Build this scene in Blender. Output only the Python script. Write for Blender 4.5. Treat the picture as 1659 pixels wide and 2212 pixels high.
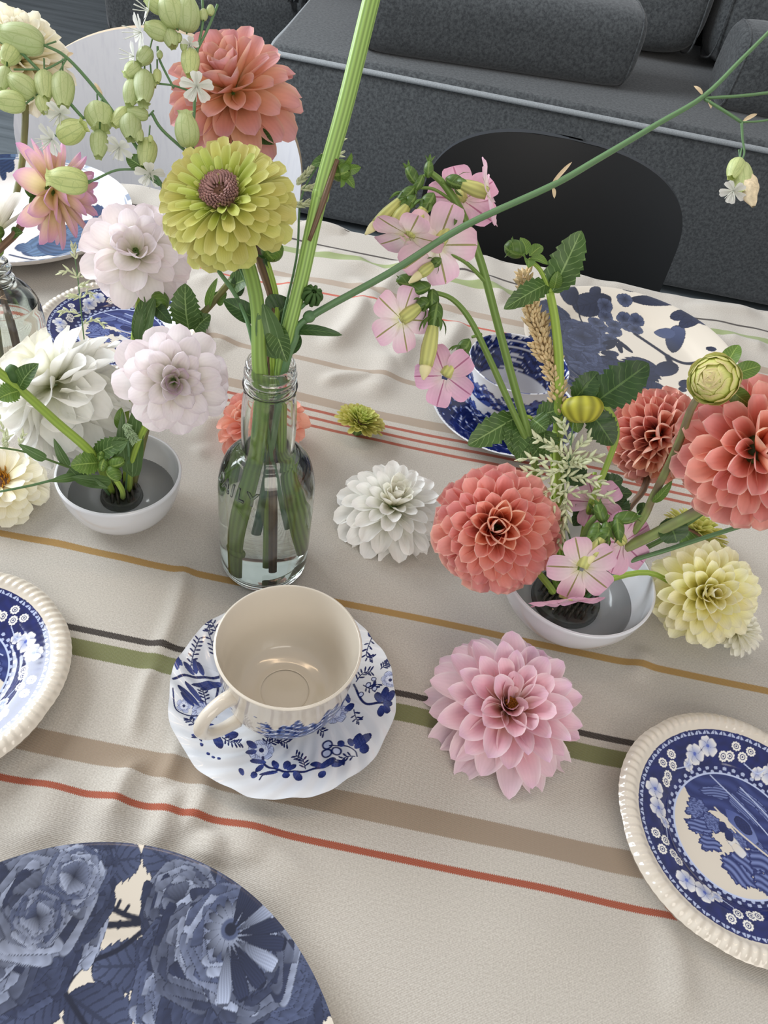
import bpy, bmesh, math, random
import numpy as np
from mathutils import Vector, Matrix, Euler

for o in list(bpy.data.objects): bpy.data.objects.remove(o, do_unlink=True)
scene = bpy.context.scene
COL = scene.collection
TZ = 0.74                      # height of the table top above the floor
CAMH = 0.465                   # camera above the table top
F = 1662.0; IW, IH = 1659, 2212
TH = math.radians(46.24); RO = math.radians(-11.21)
FWD = Vector((0, math.cos(TH), -math.sin(TH)))
_UP = Vector((0, math.sin(TH), math.cos(TH)))
RI = Vector((1, 0, 0)) * math.cos(RO) - _UP * math.sin(RO)
UI = Vector((1, 0, 0)) * math.sin(RO) + _UP * math.cos(RO)
CAM = Vector((0, 0, TZ + CAMH))

# ---------------- camera, light, exposure ----------------
cam = bpy.data.cameras.new('camera'); cam_o = bpy.data.objects.new('camera', cam); COL.objects.link(cam_o)
m = Matrix((RI, UI, -FWD)).transposed().to_4x4(); m.translation = CAM
cam_o.matrix_world = m
cam.sensor_fit = 'VERTICAL'; cam.sensor_height = 24.0; cam.lens = F / IH * 24.0
cam.clip_start = 0.01; cam.clip_end = 60
scene.camera = cam_o

world = bpy.data.worlds.new('world'); scene.world = world; world.use_nodes = True
bg = world.node_tree.nodes['Background']
bg.inputs['Color'].default_value = (0.86, 0.88, 0.92, 1); bg.inputs['Strength'].default_value = 0.42

def area(name, loc, target, sx, sy, power, color):
    l = bpy.data.lights.new(name, 'AREA'); l.shape = 'RECTANGLE'; l.size = sx; l.size_y = sy
    l.energy = power; l.color = color
    o = bpy.data.objects.new(name, l); COL.objects.link(o)
    o.location = loc
    o.rotation_euler = (Vector(target) - Vector(loc)).to_track_quat('-Z', 'Y').to_euler()
    return o
area('window_light_side', (-2.2, 1.35, TZ + 1.15), (0.0, 0.5, TZ), 1.8, 1.5, 68, (0.88, 0.94, 1.0))
area('fill_light_rear', (1.0, -2.0, TZ + 1.5), (0.1, 0.4, TZ), 1.6, 1.4, 18, (1.0, 0.93, 0.84))  # warm fill added behind the camera to brighten the near table
area('ceiling_lamp_strip', (-0.1, 0.55, TZ + 1.35), (-0.1, 0.55, TZ), 0.9, 0.03, 1.2, (1.0, 0.72, 0.45))

vs = scene.view_settings
scene.display_settings.display_device = 'sRGB'
vs.view_transform = 'Standard'; vs.look = 'None'; vs.gamma = 1; vs.use_curve_mapping = False
vs.exposure = 0.68

# ---------------- helpers ----------------
def T(px, py, h=0.0):
    """point at height h above the table top seen at pixel px,py"""
    d = FWD + RI * ((px - IW / 2) / F) - UI * ((py - IH / 2) / F)
    return CAM + d * ((h - CAMH) / d.z)
def D(px, py, dep):
    return CAM + (FWD + RI * ((px - IW / 2) / F) - UI * ((py - IH / 2) / F)) * dep
def cv(r, u, t): return (RI * r + UI * u - FWD * t).normalized()
def dep_of(p): return (p - CAM).dot(FWD)

def lin(c):
    if isinstance(c, str):
        c = c.lstrip('#'); c = [int(c[i:i + 2], 16) for i in (0, 2, 4)]
    r = []
    for v in c:
        v = v / 255.0
        r.append(v / 12.92 if v <= 0.04045 else ((v + 0.055) / 1.055) ** 2.4)
    return (*r, 1.0)

def thing(name, loc, label, cat, group=None):
    o = bpy.data.objects.new(name, None); COL.objects.link(o)
    o.location = loc; o.empty_display_size = 0.02
    tag(o, label, cat, group); return o
def tag(o, label=None, cat=None, group=None, kind=None):
    if label: o['label'] = label
    if cat: o['category'] = cat
    if group: o['group'] = group
    if kind: o['kind'] = kind
    return o
def link(name, me, parent=None, mat=None):
    o = bpy.data.objects.new(name, me); COL.objects.link(o)
    if parent: o.parent = parent
    if mat is not None and not me.materials: me.materials.append(mat)
    return o
def root_loc(o):
    v = Vector((0, 0, 0))
    while o is not None: v += o.location; o = o.parent
    return v
def mk(name, verts, faces, mat, parent=None, uvs=None, smooth=True, world=True, loc=None):
    """verts in world space; stored relative to the parent (or to loc)"""
    off = root_loc(parent) if parent else (Vector(loc) if loc is not None else Vector((0, 0, 0)))
    v = np.asarray(verts, dtype=np.float64).reshape(-1, 3)
    if world: v = v - np.array(off)
    me = bpy.data.meshes.new(name)
    me.from_pydata(v.tolist(), [], faces)
    if smooth: me.polygons.foreach_set('use_smooth', [True] * len(me.polygons))
    if uvs is not None:
        ul = me.uv_layers.new(name='UVMap')
        li = np.empty(len(me.loops), dtype=np.int32); me.loops.foreach_get('vertex_index', li)
        ul.data.foreach_set('uv', np.asarray(uvs, dtype=np.float32)[li].ravel())
    me.update()
    o = link(name, me, parent, mat)
    if loc is not None and not parent: o.location = loc
    return o

class Geo:
    """collects world-space pieces that belong to ONE part"""
    def __init__(s): s.v = []; s.f = []; s.uv = []
    def add(s, v, f, uv=None):
        n = len(s.v); s.v += [tuple(p) for p in v]; s.f += [tuple(i + n for i in q) for q in f]
        s.uv += list(uv) if uv is not None else [(0.5, 0.5)] * len(v)
    def build(s, name, mat, parent=None, **k): return mk(name, s.v, s.f, mat, parent, s.uv, **k)

def spline(pts, n):
    P = [Vector(p) for p in pts]
    if len(P) == 2: return [P[0].lerp(P[1], i / n) for i in range(n + 1)]
    Q = [P[0] * 2 - P[1]] + P + [P[-1] * 2 - P[-2]]
    out = []; segs = len(P) - 1
    for i in range(n + 1):
        t = i / n * segs; k = min(int(t), segs - 1); u = t - k
        a, b, c, d = Q[k], Q[k + 1], Q[k + 2], Q[k + 3]
        out.append(0.5 * ((2 * b) + (c - a) * u + (2 * a - 5 * b + 4 * c - d) * u * u + (3 * b - a - 3 * c + d) * u ** 3))
    return out
def lerp_list(L, t):
    if not isinstance(L, (list, tuple)): return L
    x = t * (len(L) - 1); k = min(int(x), len(L) - 2) if len(L) > 1 else 0
    return L[0] if len(L) == 1 else L[k] + (L[k + 1] - L[k]) * (x - k)
def tube(pts, rad, segs=8, n=None, cap=True, flat=1.0):
    n = n or max(4, (len(pts) - 1) * 5)
    P = spline(pts, n); V = []; Fa = []; UV = []
    t0 = (P[1] - P[0]).normalized()
    nrm = t0.orthogonal().normalized()
    acc = 0
    for i, p in enumerate(P):
        t = (P[min(i + 1, n)] - P[max(i - 1, 0)]).normalized()
        nrm = (nrm - t * nrm.dot(t)).normalized(); b = t.cross(nrm)
        if i: acc += (p - P[i - 1]).length
        r = lerp_list(rad, i / n)
        for s in range(segs):
            a = 2 * math.pi * s / segs
            V.append(p + nrm * (math.cos(a) * r) + b * (math.sin(a) * r * flat)); UV.append((s / segs, acc * 20))
    for i in range(n):
        for s in range(segs):
            a = i * segs + s; b2 = i * segs + (s + 1) % segs
            Fa.append((a, b2, b2 + segs, a + segs))
    if cap:
        Fa.append(tuple(range(segs))[::-1]); Fa.append(tuple(range(n * segs, (n + 1) * segs)))
    return V, Fa, UV
def stem(name, pts, rad, mat, parent, segs=8, **k):
    v, f, uv = tube(pts, rad, segs, **k)
    return mk(name, v, f, mat, parent, uv)
def frame(axis, hint=Vector((0, 0, 1))):
    a = Vector(axis).normalized()
    e1 = hint - a * hint.dot(a)
    if e1.length < 1e-4: e1 = Vector((1, 0, 0)) - a * a.x
    e1.normalize(); return a, e1, a.cross(e1)
def lathe(prof, segs, origin=(0, 0, 0), axis=(0, 0, 1), closed=False, mod=None):
    """prof: list of (r,h); returns verts,faces,uv"""
    a, e1, e2 = frame(axis, Vector((0, 1, 0))); O = Vector(origin)
    V = []; Fa = []; UV = []; n = len(prof)
    for i, (r, h) in enumerate(prof):
        for s in range(segs):
            th = 2 * math.pi * s / segs
            rr = r * (mod(th, i / (n - 1)) if mod else 1)
            V.append(O + e1 * (rr * math.cos(th)) + e2 * (rr * math.sin(th)) + a * h); UV.append((s / segs, i / (n - 1)))
    m_ = n if closed else n - 1
    for i in range(m_):
        for s in range(segs):
            p = i * segs + s; q = i * segs + (s + 1) % segs; j = ((i + 1) % n) * segs
            Fa.append((p, q, j + (s + 1) % segs, j + s))
    return V, Fa, UV
def curve2(pts, k=6):
    """smooth 2-D profile through pts"""
    P = spline([Vector((a, b, 0)) for a, b in pts], (len(pts) - 1) * k)
    return [(max(p.x, 0.0), p.y) for p in P]
def rbox(name, sx, sy, sz, bev, mat, parent, loc, rot=(0, 0, 0), seg=4, puff=0.0):
    bm = bmesh.new(); bmesh.ops.create_cube(bm, size=1)
    for v in bm.verts: v.co = Vector((v.co.x * sx, v.co.y * sy, v.co.z * sz))
    if puff: bmesh.ops.subdivide_edges(bm, edges=bm.edges[:], cuts=5, use_grid_fill=True)
    if puff:
        for v in bm.verts:
            a, b, c = v.co.x / sx * 2, v.co.y / sy * 2, v.co.z / sz * 2
            v.co.z *= 1 + puff * (1 - a ** 4) * (1 - b ** 4) ; v.co.y *= 1 + puff * (1 - a ** 4) * (1 - c ** 4)
            L = max(abs(a), abs(b), abs(c))
            for ax, q in ((0, a), (1, b), (2, c)):
                pass
    es = [e for e in bm.edges if len(e.link_faces) == 2 and e.calc_face_angle(0) > 0.6]
    bmesh.ops.bevel(bm, geom=es, offset=bev, segments=seg, profile=0.5, affect='EDGES')
    me = bpy.data.meshes.new(name); bm.to_mesh(me); bm.free()
    me.polygons.foreach_set('use_smooth', [True] * len(me.polygons))
    o = link(name, me, parent, mat); o.location = Vector(loc) - (root_loc(parent) if parent else Vector((0, 0, 0))); o.rotation_euler = rot
    return o

# ---------------- material helpers ----------------
def newmat(name):
    m = bpy.data.materials.new(name); m.use_nodes = True
    nt = m.node_tree; b = nt.nodes['Principled BSDF']
    return m, nt, b
def nd(nt, typ, **k):
    n = nt.nodes.new(typ)
    for a, v in k.items():
        if a.startswith('i_'):
            key = a[2:]; key = int(key) if key.isdigit() else key.replace('_', ' ')
            n.inputs[key].default_value = v
        else: setattr(n, a, v)
    return n
def mth(nt, op, a, b=None, c=None, clamp=False):
    n = nt.nodes.new('ShaderNodeMath'); n.operation = op; n.use_clamp = clamp
    for i, x in enumerate((a, b, c)):
        if x is None: continue
        if isinstance(x, (int, float)): n.inputs[i].default_value = x
        else: nt.links.new(x, n.inputs[i])
    return n.outputs[0]
def mixc(nt, fac, a, b, blend='MIX'):
    n = nt.nodes.new('ShaderNodeMix'); n.data_type = 'RGBA'; n.blend_type = blend
    for i, x in ((0, fac), (6, a), (7, b)):
        if isinstance(x, (int, float, tuple, list)): n.inputs[i].default_value = x
        else: nt.links.new(x, n.inputs[i])
    return n.outputs[2]
def ramp(nt, fac, stops, interp='LINEAR'):
    n = nt.nodes.new('ShaderNodeValToRGB'); n.color_ramp.interpolation = interp
    e = n.color_ramp.elements
    e[0].position, e[0].color = stops[0]; e[1].position, e[1].color = stops[-1]
    for p, c in stops[1:-1]:
        x = e.new(p); x.color = c
    nt.links.new(fac, n.inputs[0]); return n.outputs[0]
def bump(nt, h, b, strength=0.3, dist=0.001):
    n = nt.nodes.new('ShaderNodeBump'); n.inputs['Strength'].default_value = strength; n.inputs['Distance'].default_value = dist
    nt.links.new(h, n.inputs['Height']); nt.links.new(n.outputs[0], b.inputs['Normal'])
def plain(name, col, rough=0.5, spec=0.5, noise=0.0, nscale=60, metal=0.0, coat=0.0):
    m, nt, b = newmat(name)
    b.inputs['Roughness'].default_value = rough; b.inputs['Specular IOR Level'].default_value = spec
    b.inputs['Metallic'].default_value = metal; b.inputs['Coat Weight'].default_value = coat
    c = lin(col)
    if noise:
        tc = nd(nt, 'ShaderNodeTexCoord'); n = nd(nt, 'ShaderNodeTexNoise', i_Scale=nscale, i_Detail=4.0)
        nt.links.new(tc.outputs['Object'], n.inputs['Vector'])
        d = tuple(x * (1 - noise) for x in c[:3]) + (1,); u = tuple(min(1, x * (1 + noise)) for x in c[:3]) + (1,)
        nt.links.new(ramp(nt, n.outputs[0], [(0.3, d), (0.7, u)]), b.inputs['Base Color'])
        bump(nt, n.outputs[0], b, 0.15, 0.0006)
    else: b.inputs['Base Color'].default_value = c
    return m
def translucent(nt, b, colsock, amt):
    out = nt.nodes['Material Output']
    tr = nd(nt, 'ShaderNodeBsdfTranslucent'); mx = nd(nt, 'ShaderNodeMixShader', i_0=amt)
    nt.links.new(colsock, tr.inputs[0]); nt.links.new(b.outputs[0], mx.inputs[1]); nt.links.new(tr.outputs[0], mx.inputs[2])
    nt.links.new(mx.outputs[0], out.inputs[0])
def petal_mat(name, stops, edge=None, edge_amt=0.7, edge_pow=4.0, var=0.06, trans=0.28, stripe=None):
    m, nt, b = newmat(name)
    uv = nd(nt, 'ShaderNodeUVMap'); sp = nd(nt, 'ShaderNodeSeparateXYZ'); nt.links.new(uv.outputs[0], sp.inputs[0])
    c = ramp(nt, sp.outputs[1], [(p, lin(q)) for p, q in stops])
    e = mth(nt, 'ABSOLUTE', mth(nt, 'SUBTRACT', mth(nt, 'MULTIPLY', sp.outputs[0], 2.0), 1.0))
    if edge:
        c = mixc(nt, mth(nt, 'MULTIPLY', mth(nt, 'POWER', e, edge_pow), edge_amt), c, lin(edge))
    # fine veins running along the petal
    vn = mth(nt, 'SINE', mth(nt, 'MULTIPLY', sp.outputs[0], 48.0))
    tc = nd(nt, 'ShaderNodeTexCoord'); no = nd(nt, 'ShaderNodeTexNoise', i_Scale=5.0, i_Detail=3.0); nt.links.new(tc.outputs['Object'], no.inputs['Vector'])
    if stripe:
        c = mixc(nt, mth(nt, 'LESS_THAN', e, 0.06), c, lin(stripe))
    oi = nd(nt, 'ShaderNodeObjectInfo')
    k = mth(nt, 'ADD', mth(nt, 'MULTIPLY', mth(nt, 'SUBTRACT', oi.outputs['Random'], 0.5), 2 * var), 1.0)
    k = mth(nt, 'ADD', k, mth(nt, 'MULTIPLY', mth(nt, 'SUBTRACT', no.outputs[0], 0.5), 0.12))
    k = mth(nt, 'ADD', k, mth(nt, 'MULTIPLY', vn, 0.012))
    hs = nd(nt, 'ShaderNodeHueSaturation'); nt.links.new(c, hs.inputs['Color']); nt.links.new(k, hs.inputs['Value'])
    hue = mth(nt, 'ADD', mth(nt, 'MULTIPLY', mth(nt, 'SUBTRACT', oi.outputs['Random'], 0.5), 0.02), 0.5); nt.links.new(hue, hs.inputs['Hue'])
    nt.links.new(hs.outputs[0], b.inputs['Base Color'])
    b.inputs['Roughness'].default_value = 0.5; b.inputs['Specular IOR Level'].default_value = 0.25
    bump(nt, vn, b, 0.12, 0.0003)
    translucent(nt, b, hs.outputs[0], trans)
    return m
def leaf_mat(name, col, vein, rough=0.42, trans=0.2, vs_=9.0):
    m, nt, b = newmat(name)
    uv = nd(nt, 'ShaderNodeUVMap'); sp = nd(nt, 'ShaderNodeSeparateXYZ'); nt.links.new(uv.outputs[0], sp.inputs[0])
    e = mth(nt, 'ABSOLUTE', mth(nt, 'SUBTRACT', mth(nt, 'MULTIPLY', sp.outputs[0], 2.0), 1.0))
    mid = mth(nt, 'LESS_THAN', e, 0.05)
    fr = mth(nt, 'FRACT', mth(nt, 'SUBTRACT', mth(nt, 'MULTIPLY', sp.outputs[1], vs_), mth(nt, 'MULTIPLY', e, 1.9)))
    side = mth(nt, 'MULTIPLY', mth(nt, 'LESS_THAN', fr, 0.13), 0.55)
    v = mth(nt, 'MAXIMUM', mid, side)
    tc = nd(nt, 'ShaderNodeTexCoord'); no = nd(nt, 'ShaderNodeTexNoise', i_Scale=70.0, i_Detail=3.0); nt.links.new(tc.outputs['Object'], no.inputs['Vector'])
    c0 = lin(col); base = ramp(nt, no.outputs[0], [(0.3, tuple(x * .78 for x in c0[:3]) + (1,)), (0.7, tuple(x * 1.2 for x in c0[:3]) + (1,))])
    c = mixc(nt, v, base, lin(vein))
    nt.links.new(c, b.inputs['Base Color']); b.inputs['Roughness'].default_value = rough; b.inputs['Specular IOR Level'].default_value = 0.4
    bump(nt, mth(nt, 'SUBTRACT', 1.0, v), b, 0.35, 0.0006)
    translucent(nt, b, c, trans)
    return m
def stem_mat(name, col, rib=10.0, amt=0.25, col2=None):
    m, nt, b = newmat(name)
    uv = nd(nt, 'ShaderNodeUVMap'); sp = nd(nt, 'ShaderNodeSeparateXYZ'); nt.links.new(uv.outputs[0], sp.inputs[0])
    s = mth(nt, 'ADD', mth(nt, 'MULTIPLY', mth(nt, 'SINE', mth(nt, 'MULTIPLY', sp.outputs[0], rib * 6.2832)), 0.5), 0.5)
    c0 = lin(col); d = tuple(x * (1 - amt) for x in c0[:3]) + (1,); u = tuple(x * (1 + amt) for x in c0[:3]) + (1,)
    c = ramp(nt, s, [(0, d), (1, u)])
    if col2:
        tc = nd(nt, 'ShaderNodeTexCoord'); no = nd(nt, 'ShaderNodeTexNoise', i_Scale=45.0, i_Detail=2.0); nt.links.new(tc.outputs['Object'], no.inputs['Vector'])
        c = mixc(nt, ramp(nt, no.outputs[0], [(0.42, (0, 0, 0, 1)), (0.62, (1, 1, 1, 1))]), c, lin(col2))
    nt.links.new(c, b.inputs['Base Color']); b.inputs['Roughness'].default_value = 0.45; b.inputs['Specular IOR Level'].default_value = 0.35
    bump(nt, s, b, 0.3, 0.0005)
    return m

# ---------------- the room ----------------
def floor_mat():
    m, nt, b = newmat('floor_grey_wood')
    tc = nd(nt, 'ShaderNodeTexCoord'); mp = nd(nt, 'ShaderNodeMapping'); mp.inputs['Scale'].default_value = (1.2, 14, 1)
    nt.links.new(tc.outputs['Object'], mp.inputs[0]); n = nd(nt, 'ShaderNodeTexNoise', i_Scale=2.2, i_Detail=6.0, i_Roughness=0.6)
    nt.links.new(mp.outputs[0], n.inputs['Vector'])
    nt.links.new(ramp(nt, n.outputs[0], [(0.3, lin('#4a5256')), (0.7, lin('#737b80'))]), b.inputs['Base Color'])
    b.inputs['Roughness'].default_value = 0.4; bump(nt, n.outputs[0], b, 0.1, 0.001)
    return m
def quad(name, pts, mat, label, cat='structure'):
    o = mk(name, pts, [(0, 1, 2, 3)], mat, smooth=False); o['kind'] = 'structure'; o['label'] = label; o['category'] = cat; return o
quad('floor', [(-9, -4, 0), (9, -4, 0), (9, 5.2, 0), (-9, 5.2, 0)], floor_mat(), 'dark grey wooden floor behind the table', 'floor')
quad('wall_back', [(-9, 5.2, 0), (9, 5.2, 0), (9, 5.2, 2.6), (-9, 5.2, 2.6)], plain('wall_paint', '#b9bcbd', 0.9, 0.2, 0.02, 3), 'plain pale wall behind the grey sofa', 'wall')

# ---------------- sofa ----------------
def fabric_mat(name, col, col2, scale=420):
    m, nt, b = newmat(name)
    tc = nd(nt, 'ShaderNodeTexCoord')
    n1 = nd(nt, 'ShaderNodeTexNoise', i_Scale=float(scale) * 0.28, i_Detail=3.0, i_Roughness=0.7); nt.links.new(tc.outputs['Object'], n1.inputs['Vector'])
    nt.links.new(ramp(nt, n1.outputs[0], [(0.36, lin(col)), (0.64, lin(col2))]), b.inputs['Base Color'])
    b.inputs['Roughness'].default_value = 0.95; b.inputs['Specular IOR Level'].default_value = 0.15; b.inputs['Sheen Weight'].default_value = 0.25
    bump(nt, n1.outputs[0], b, 0.5, 0.002)
    return m
SOFA = fabric_mat('sofa_fabric', '#3b3d3f', '#575a5b')
PIPE = fabric_mat('sofa_piping_fabric', '#8d9193', '#a0a4a6', 900)
SY = 2.36; SZ = TZ - 0.25
sofa = thing('sofa', (0.9, SY + 0.45, 0), 'long charcoal grey fabric sofa with light piping behind the table', 'sofa')
rbox('seat_base', 3.1, 0.95, SZ - 0.03, 0.035, SOFA, sofa, (-0.575 + 1.55, SY + 0.475, (SZ - 0.03) / 2 + 0.02))
rbox('seat_top', 3.09, 0.94, 0.05, 0.024, SOFA, sofa, (-0.575 + 1.55, SY + 0.475, SZ - 0.018))
rbox('sofa_back', 3.1, 0.22, 0.45, 0.06, SOFA, sofa, (-0.575 + 1.55, SY + 1.0, SZ + 0.2))
g = Geo()
e = [(-0.565, SY + 0.9, SZ - 0.012), (-0.568, SY + 0.3, SZ - 0.012), (-0.570, SY + 0.06, SZ - 0.012), (-0.535, SY + 0.006, SZ - 0.012), (-0.45, SY + 0.001, SZ - 0.012), (0.9, SY + 0.001, SZ - 0.012), (2.5, SY + 0.001, SZ - 0.012)]
g.add(*tube([Vector(p) for p in e], 0.0075, 8, 60)); g.build('piping', PIPE, sofa)
for x in (-0.4, 2.3):
    for y in (SY + 0.1, SY + 0.85):
        v, f, uv = lathe([(0.0, 0), (0.02, 0), (0.026, 0.03), (0, 0.03)], 12, (x, y, 0)); mk('leg', v, f, plain('sofa_leg', '#222222'), sofa, uv)
def cushion(label, name, sx, sy, sz, loc, rot, e1=0.32, e2=0.30, group=None):
    t = thing(name, (loc[0], loc[1], loc[2] - sz / 2), label, 'cushion', group)
    M = Euler(rot).to_matrix(); V = []; Fa = []; nu, nv = 64, 32
    pw = lambda c, e: math.copysign(abs(c) ** e, c)
    for j in range(nv + 1):
        ph = -math.pi / 2 + math.pi * j / nv
        for i in range(nu):
            th = 2 * math.pi * i / nu
            p = Vector((sx / 2 * pw(math.sin(ph), e1 * .8), sy / 2 * pw(math.cos(ph), e1) * pw(math.cos(th), e2), sz / 2 * pw(math.cos(ph), e1) * pw(math.sin(th), e2)))
            V.append(M @ p + Vector(loc))
    for j in range(nv):
        for i in range(nu):
            a = j * nu + i; b = j * nu + (i + 1) % nu; Fa.append((a, b, b + nu, a + nu))
    mk('cover', V, Fa, SOFA, t)
    for sgn in (-1, 1):
        ring = [M @ Vector((sgn * sx * .475, sy / 2 * .93 * pw(math.cos(k * 2 * math.pi / 40), e2), sz / 2 * .93 * pw(math.sin(k * 2 * math.pi / 40), e2))) + Vector(loc) for k in range(41)]
        v, f, uv = tube(ring, 0.003, 6, 80, cap=False); mk('seam', v, f, SOFA, t, uv)
    return t
cushion('long grey bolster cushion lying slanted on the sofa seat', 'bolster_cushion', 0.80, 0.20, 0.21, (0.06, SY + 0.22, SZ + 0.112), (0.12, 0, math.radians(9)), .2, .62, 'sofa cushions')
cushion('grey bolster cushion at the right end of the photo', 'bolster_cushion', 0.80, 0.20, 0.22, (1.12, SY + 0.30, SZ + 0.115), (0.1, 0, math.radians(4)), .2, .62, 'sofa cushions')
cushion('large grey back cushion behind the slanted bolster', 'back_cushion', 0.98, 0.24, 0.5, (0.22, SY + 0.70, SZ + 0.26), (-0.25, 0, math.radians(0)), .3, .5, 'sofa cushions')
cushion('large grey back cushion behind the right bolster', 'back_cushion', 0.98, 0.24, 0.5, (1.22, SY + 0.70, SZ + 0.26), (-0.25, 0, math.radians(0)), .3, .5, 'sofa cushions')
cushion('small grey cushion at the left end of the sofa', 'back_cushion', 0.34, 0.24, 0.42, (-0.46, SY + 0.72, SZ + 0.21), (-0.2, 0, 0.0), .35, .5, 'sofa cushions')
t = thing('ottoman', (-1.12, SY + 1.15, 0), 'grey fabric footstool left of the sofa end', 'footstool')
rbox('seat', 0.8, 0.8, 0.34, 0.07, SOFA, t, (-1.12, SY + 1.42, 0.24), (0, 0, 0.1), 5, 0.05)
for dx in (-.3, .3):
    for dy in (-.3, .3):
        v, f, uv = lathe([(0.0, 0), (0.02, 0), (0.024, 0.09), (0, 0.09)], 10, (-1.12 + dx, SY + 1.42 + dy, 0)); mk('leg', v, f, plain('stool_leg', '#222222'), t, uv)

# ---------------- chairs ----------------
def shell_chair(label, x, y, w, ztop, zmid, mat, edge_mat, roundness, rz, sweep=0.0):
    """moulded shell chair facing the table: backrest, seat, four legs. w = half width, ztop/zmid above table"""
    t = thing('dining_chair', (x, y - 0.2, 0), label, 'chair', 'dining chairs on the far side of the table')
    R = Matrix.Rotation(rz, 3, 'Z'); O = Vector((x, y, 0))
    zs = 0.45
    # backrest: vertical shell outlined as a superellipse top
    nu, nv = 28, 40; V = []; Fa = []; zt = TZ + ztop; zm = TZ + zmid
    for side in (0, 1):
        for j in range(nv + 1):
            for i in range(nu + 1):
                u = i / nu * 2 - 1; v_ = j / nv
                z = zs + (zt - zs) * v_
                if v_ > 0.5: z = zm + (zt - zm) * math.sin((v_ - 0.5) * math.pi)
                else: z = zs + (zm - zs) * v_ * 2
                vv = (z - zs) / (zt - zs)
                if z > zm:
                    q = (z - zm) / (zt - zm); hw = w * max(0.0, 1 - q ** roundness) ** (1 / roundness)
                else:
                    q = (zm - z) / (zm - zs); hw = w * (1 - 0.05 * q ** 2)
                X = u * hw; lean = 0.10 * vv
                Y = lean + -0.055 * (abs(X) / w) ** 2 + 0.02 * math.cos(vv * 3.0)
                p = Vector((X, Y - (0.006 if side else -0.006), z)); V.append(O + R @ p + Vector((0, -0.06, 0)))
    n1 = (nu + 1) * (nv + 1)
    for j in range(nv):
        for i in range(nu):
            a = j * (nu + 1) + i; Fa.append((a, a + nu + 1, a + nu + 2, a + 1)); Fa.append((n1 + a, n1 + a + 1, n1 + a + nu + 2, n1 + a + nu + 1))
    mk('backrest', V, Fa, mat, t)
    # edge band between both skins
    ring = [j * (nu + 1) for j in range(nv + 1)] + [nv * (nu + 1) + i for i in range(1, nu)] + [j * (nu + 1) + nu for j in range(nv, -1, -1)]
    EV = [V[i] for i in ring] + [V[n1 + i] for i in ring]; k = len(ring)
    EF = [(i, i + 1, k + i + 1, k + i) for i in range(k - 1)]
    mk('shell_edge', EV, EF, edge_mat, t)
    g = Geo()
    pts = [Vector((0, -0.05, zs + 0.0)), Vector((0, -0.2, zs - 0.012)), Vector((0, -0.42, zs + 0.005)), Vector((0, -0.46, zs - 0.012))]
    P = spline(pts, 12); SV = []; SF = []
    for s in (0, 1):
        for j, p in enumerate(P):
            hw = w * (0.86 + 0.16 * math.sin(min(1, j / 12) * math.pi))
            for i in range(11):
                u = i / 5 - 1; SV.append(O + R @ Vector((u * hw, p.y, p.z + 0.018 * u * u - 0.012 * s)))
    m1 = 13 * 11
    for j in range(12):
        for i in range(10):
            a = j * 11 + i; SF.append((a, a + 1, a + 12, a + 11)); SF.append((m1 + a, m1 + a + 11, m1 + a + 12, m1 + a + 1))
    rg = [i for i in range(11)] + [j * 11 + 10 for j in range(1, 13)] + [12 * 11 + i for i in range(9, -1, -1)] + [j * 11 for j in range(11, 0, -1)]
    for i in range(len(rg)): SF.append((rg[i], m1 + rg[i], m1 + rg[(i + 1) % len(rg)], rg[(i + 1) % len(rg)]))
    mk('seat', SV, SF, mat, t)
    for sx in (-1, 1):
        for (ya, yb) in ((-0.12, -0.03), (-0.34, -0.44)):
            stem('leg', [O + R @ Vector((sx * 0.13, ya, zs - 0.015)), O + R @ Vector((sx * 0.2, yb, 0.0))], [0.012, 0.009], CHROME, t, 10)
    return t
CHROME = plain('chair_leg_metal', '#9a9c9e', 0.25, 0.5, 0, 60, 1.0)
def white_wood():
    m, nt, b = newmat('white_painted_wood')
    tc = nd(nt, 'ShaderNodeTexCoord'); mp = nd(nt, 'ShaderNodeMapping'); mp.inputs['Scale'].default_value = (220, 220, 5)
    nt.links.new(tc.outputs['Object'], mp.inputs[0]); n = nd(nt, 'ShaderNodeTexNoise', i_Scale=1.0, i_Detail=3.0); nt.links.new(mp.outputs[0], n.inputs['Vector'])
    nt.links.new(ramp(nt, n.outputs[0], [(0.25, lin('#dadde6')), (0.5, lin('#e2e5ec'))]), b.inputs['Base Color'])
    b.inputs['Roughness'].default_value = 0.45; return m
shell_chair('white painted shell chair with round back behind the flowers', -0.415, 1.14, 0.205, 0.112, -0.03, white_wood(), plain('plywood_edge', '#b9a58a', 0.6), 2.0, math.radians(4))
shell_chair('black shell chair with rounded back in front of the sofa', 0.150, 1.14, 0.185, 0.075, -0.03, plain('black_shell', '#0d1013', 0.5, 0.4), plain('black_shell_edge', '#22262b', 0.4), 3.2, math.radians(-2))

# ---------------- table and cloth ----------------
TX0, TX1, TY0, TY1 = -1.0, 1.0, -0.10, 0.912
WOODT = plain('table_wood', '#8a6a48', 0.5, 0.4, 0.15, 12)
tb = thing('dining_table', (0, 0.4, 0), 'long dining table under the striped cloth', 'table')
rbox('tabletop', TX1 - TX0, TY1 - TY0, 0.03, 0.004, WOODT, tb, (0, (TY0 + TY1) / 2, TZ - 0.0185), seg=2)
for sx in (TX0 + .08, TX1 - .08):
    for sy in (TY0 + .08, TY1 - .08):
        rbox('leg', 0.06, 0.06, TZ - 0.035, 0.005, WOODT, tb, (sx, sy, (TZ - 0.035) / 2), seg=2)

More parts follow.
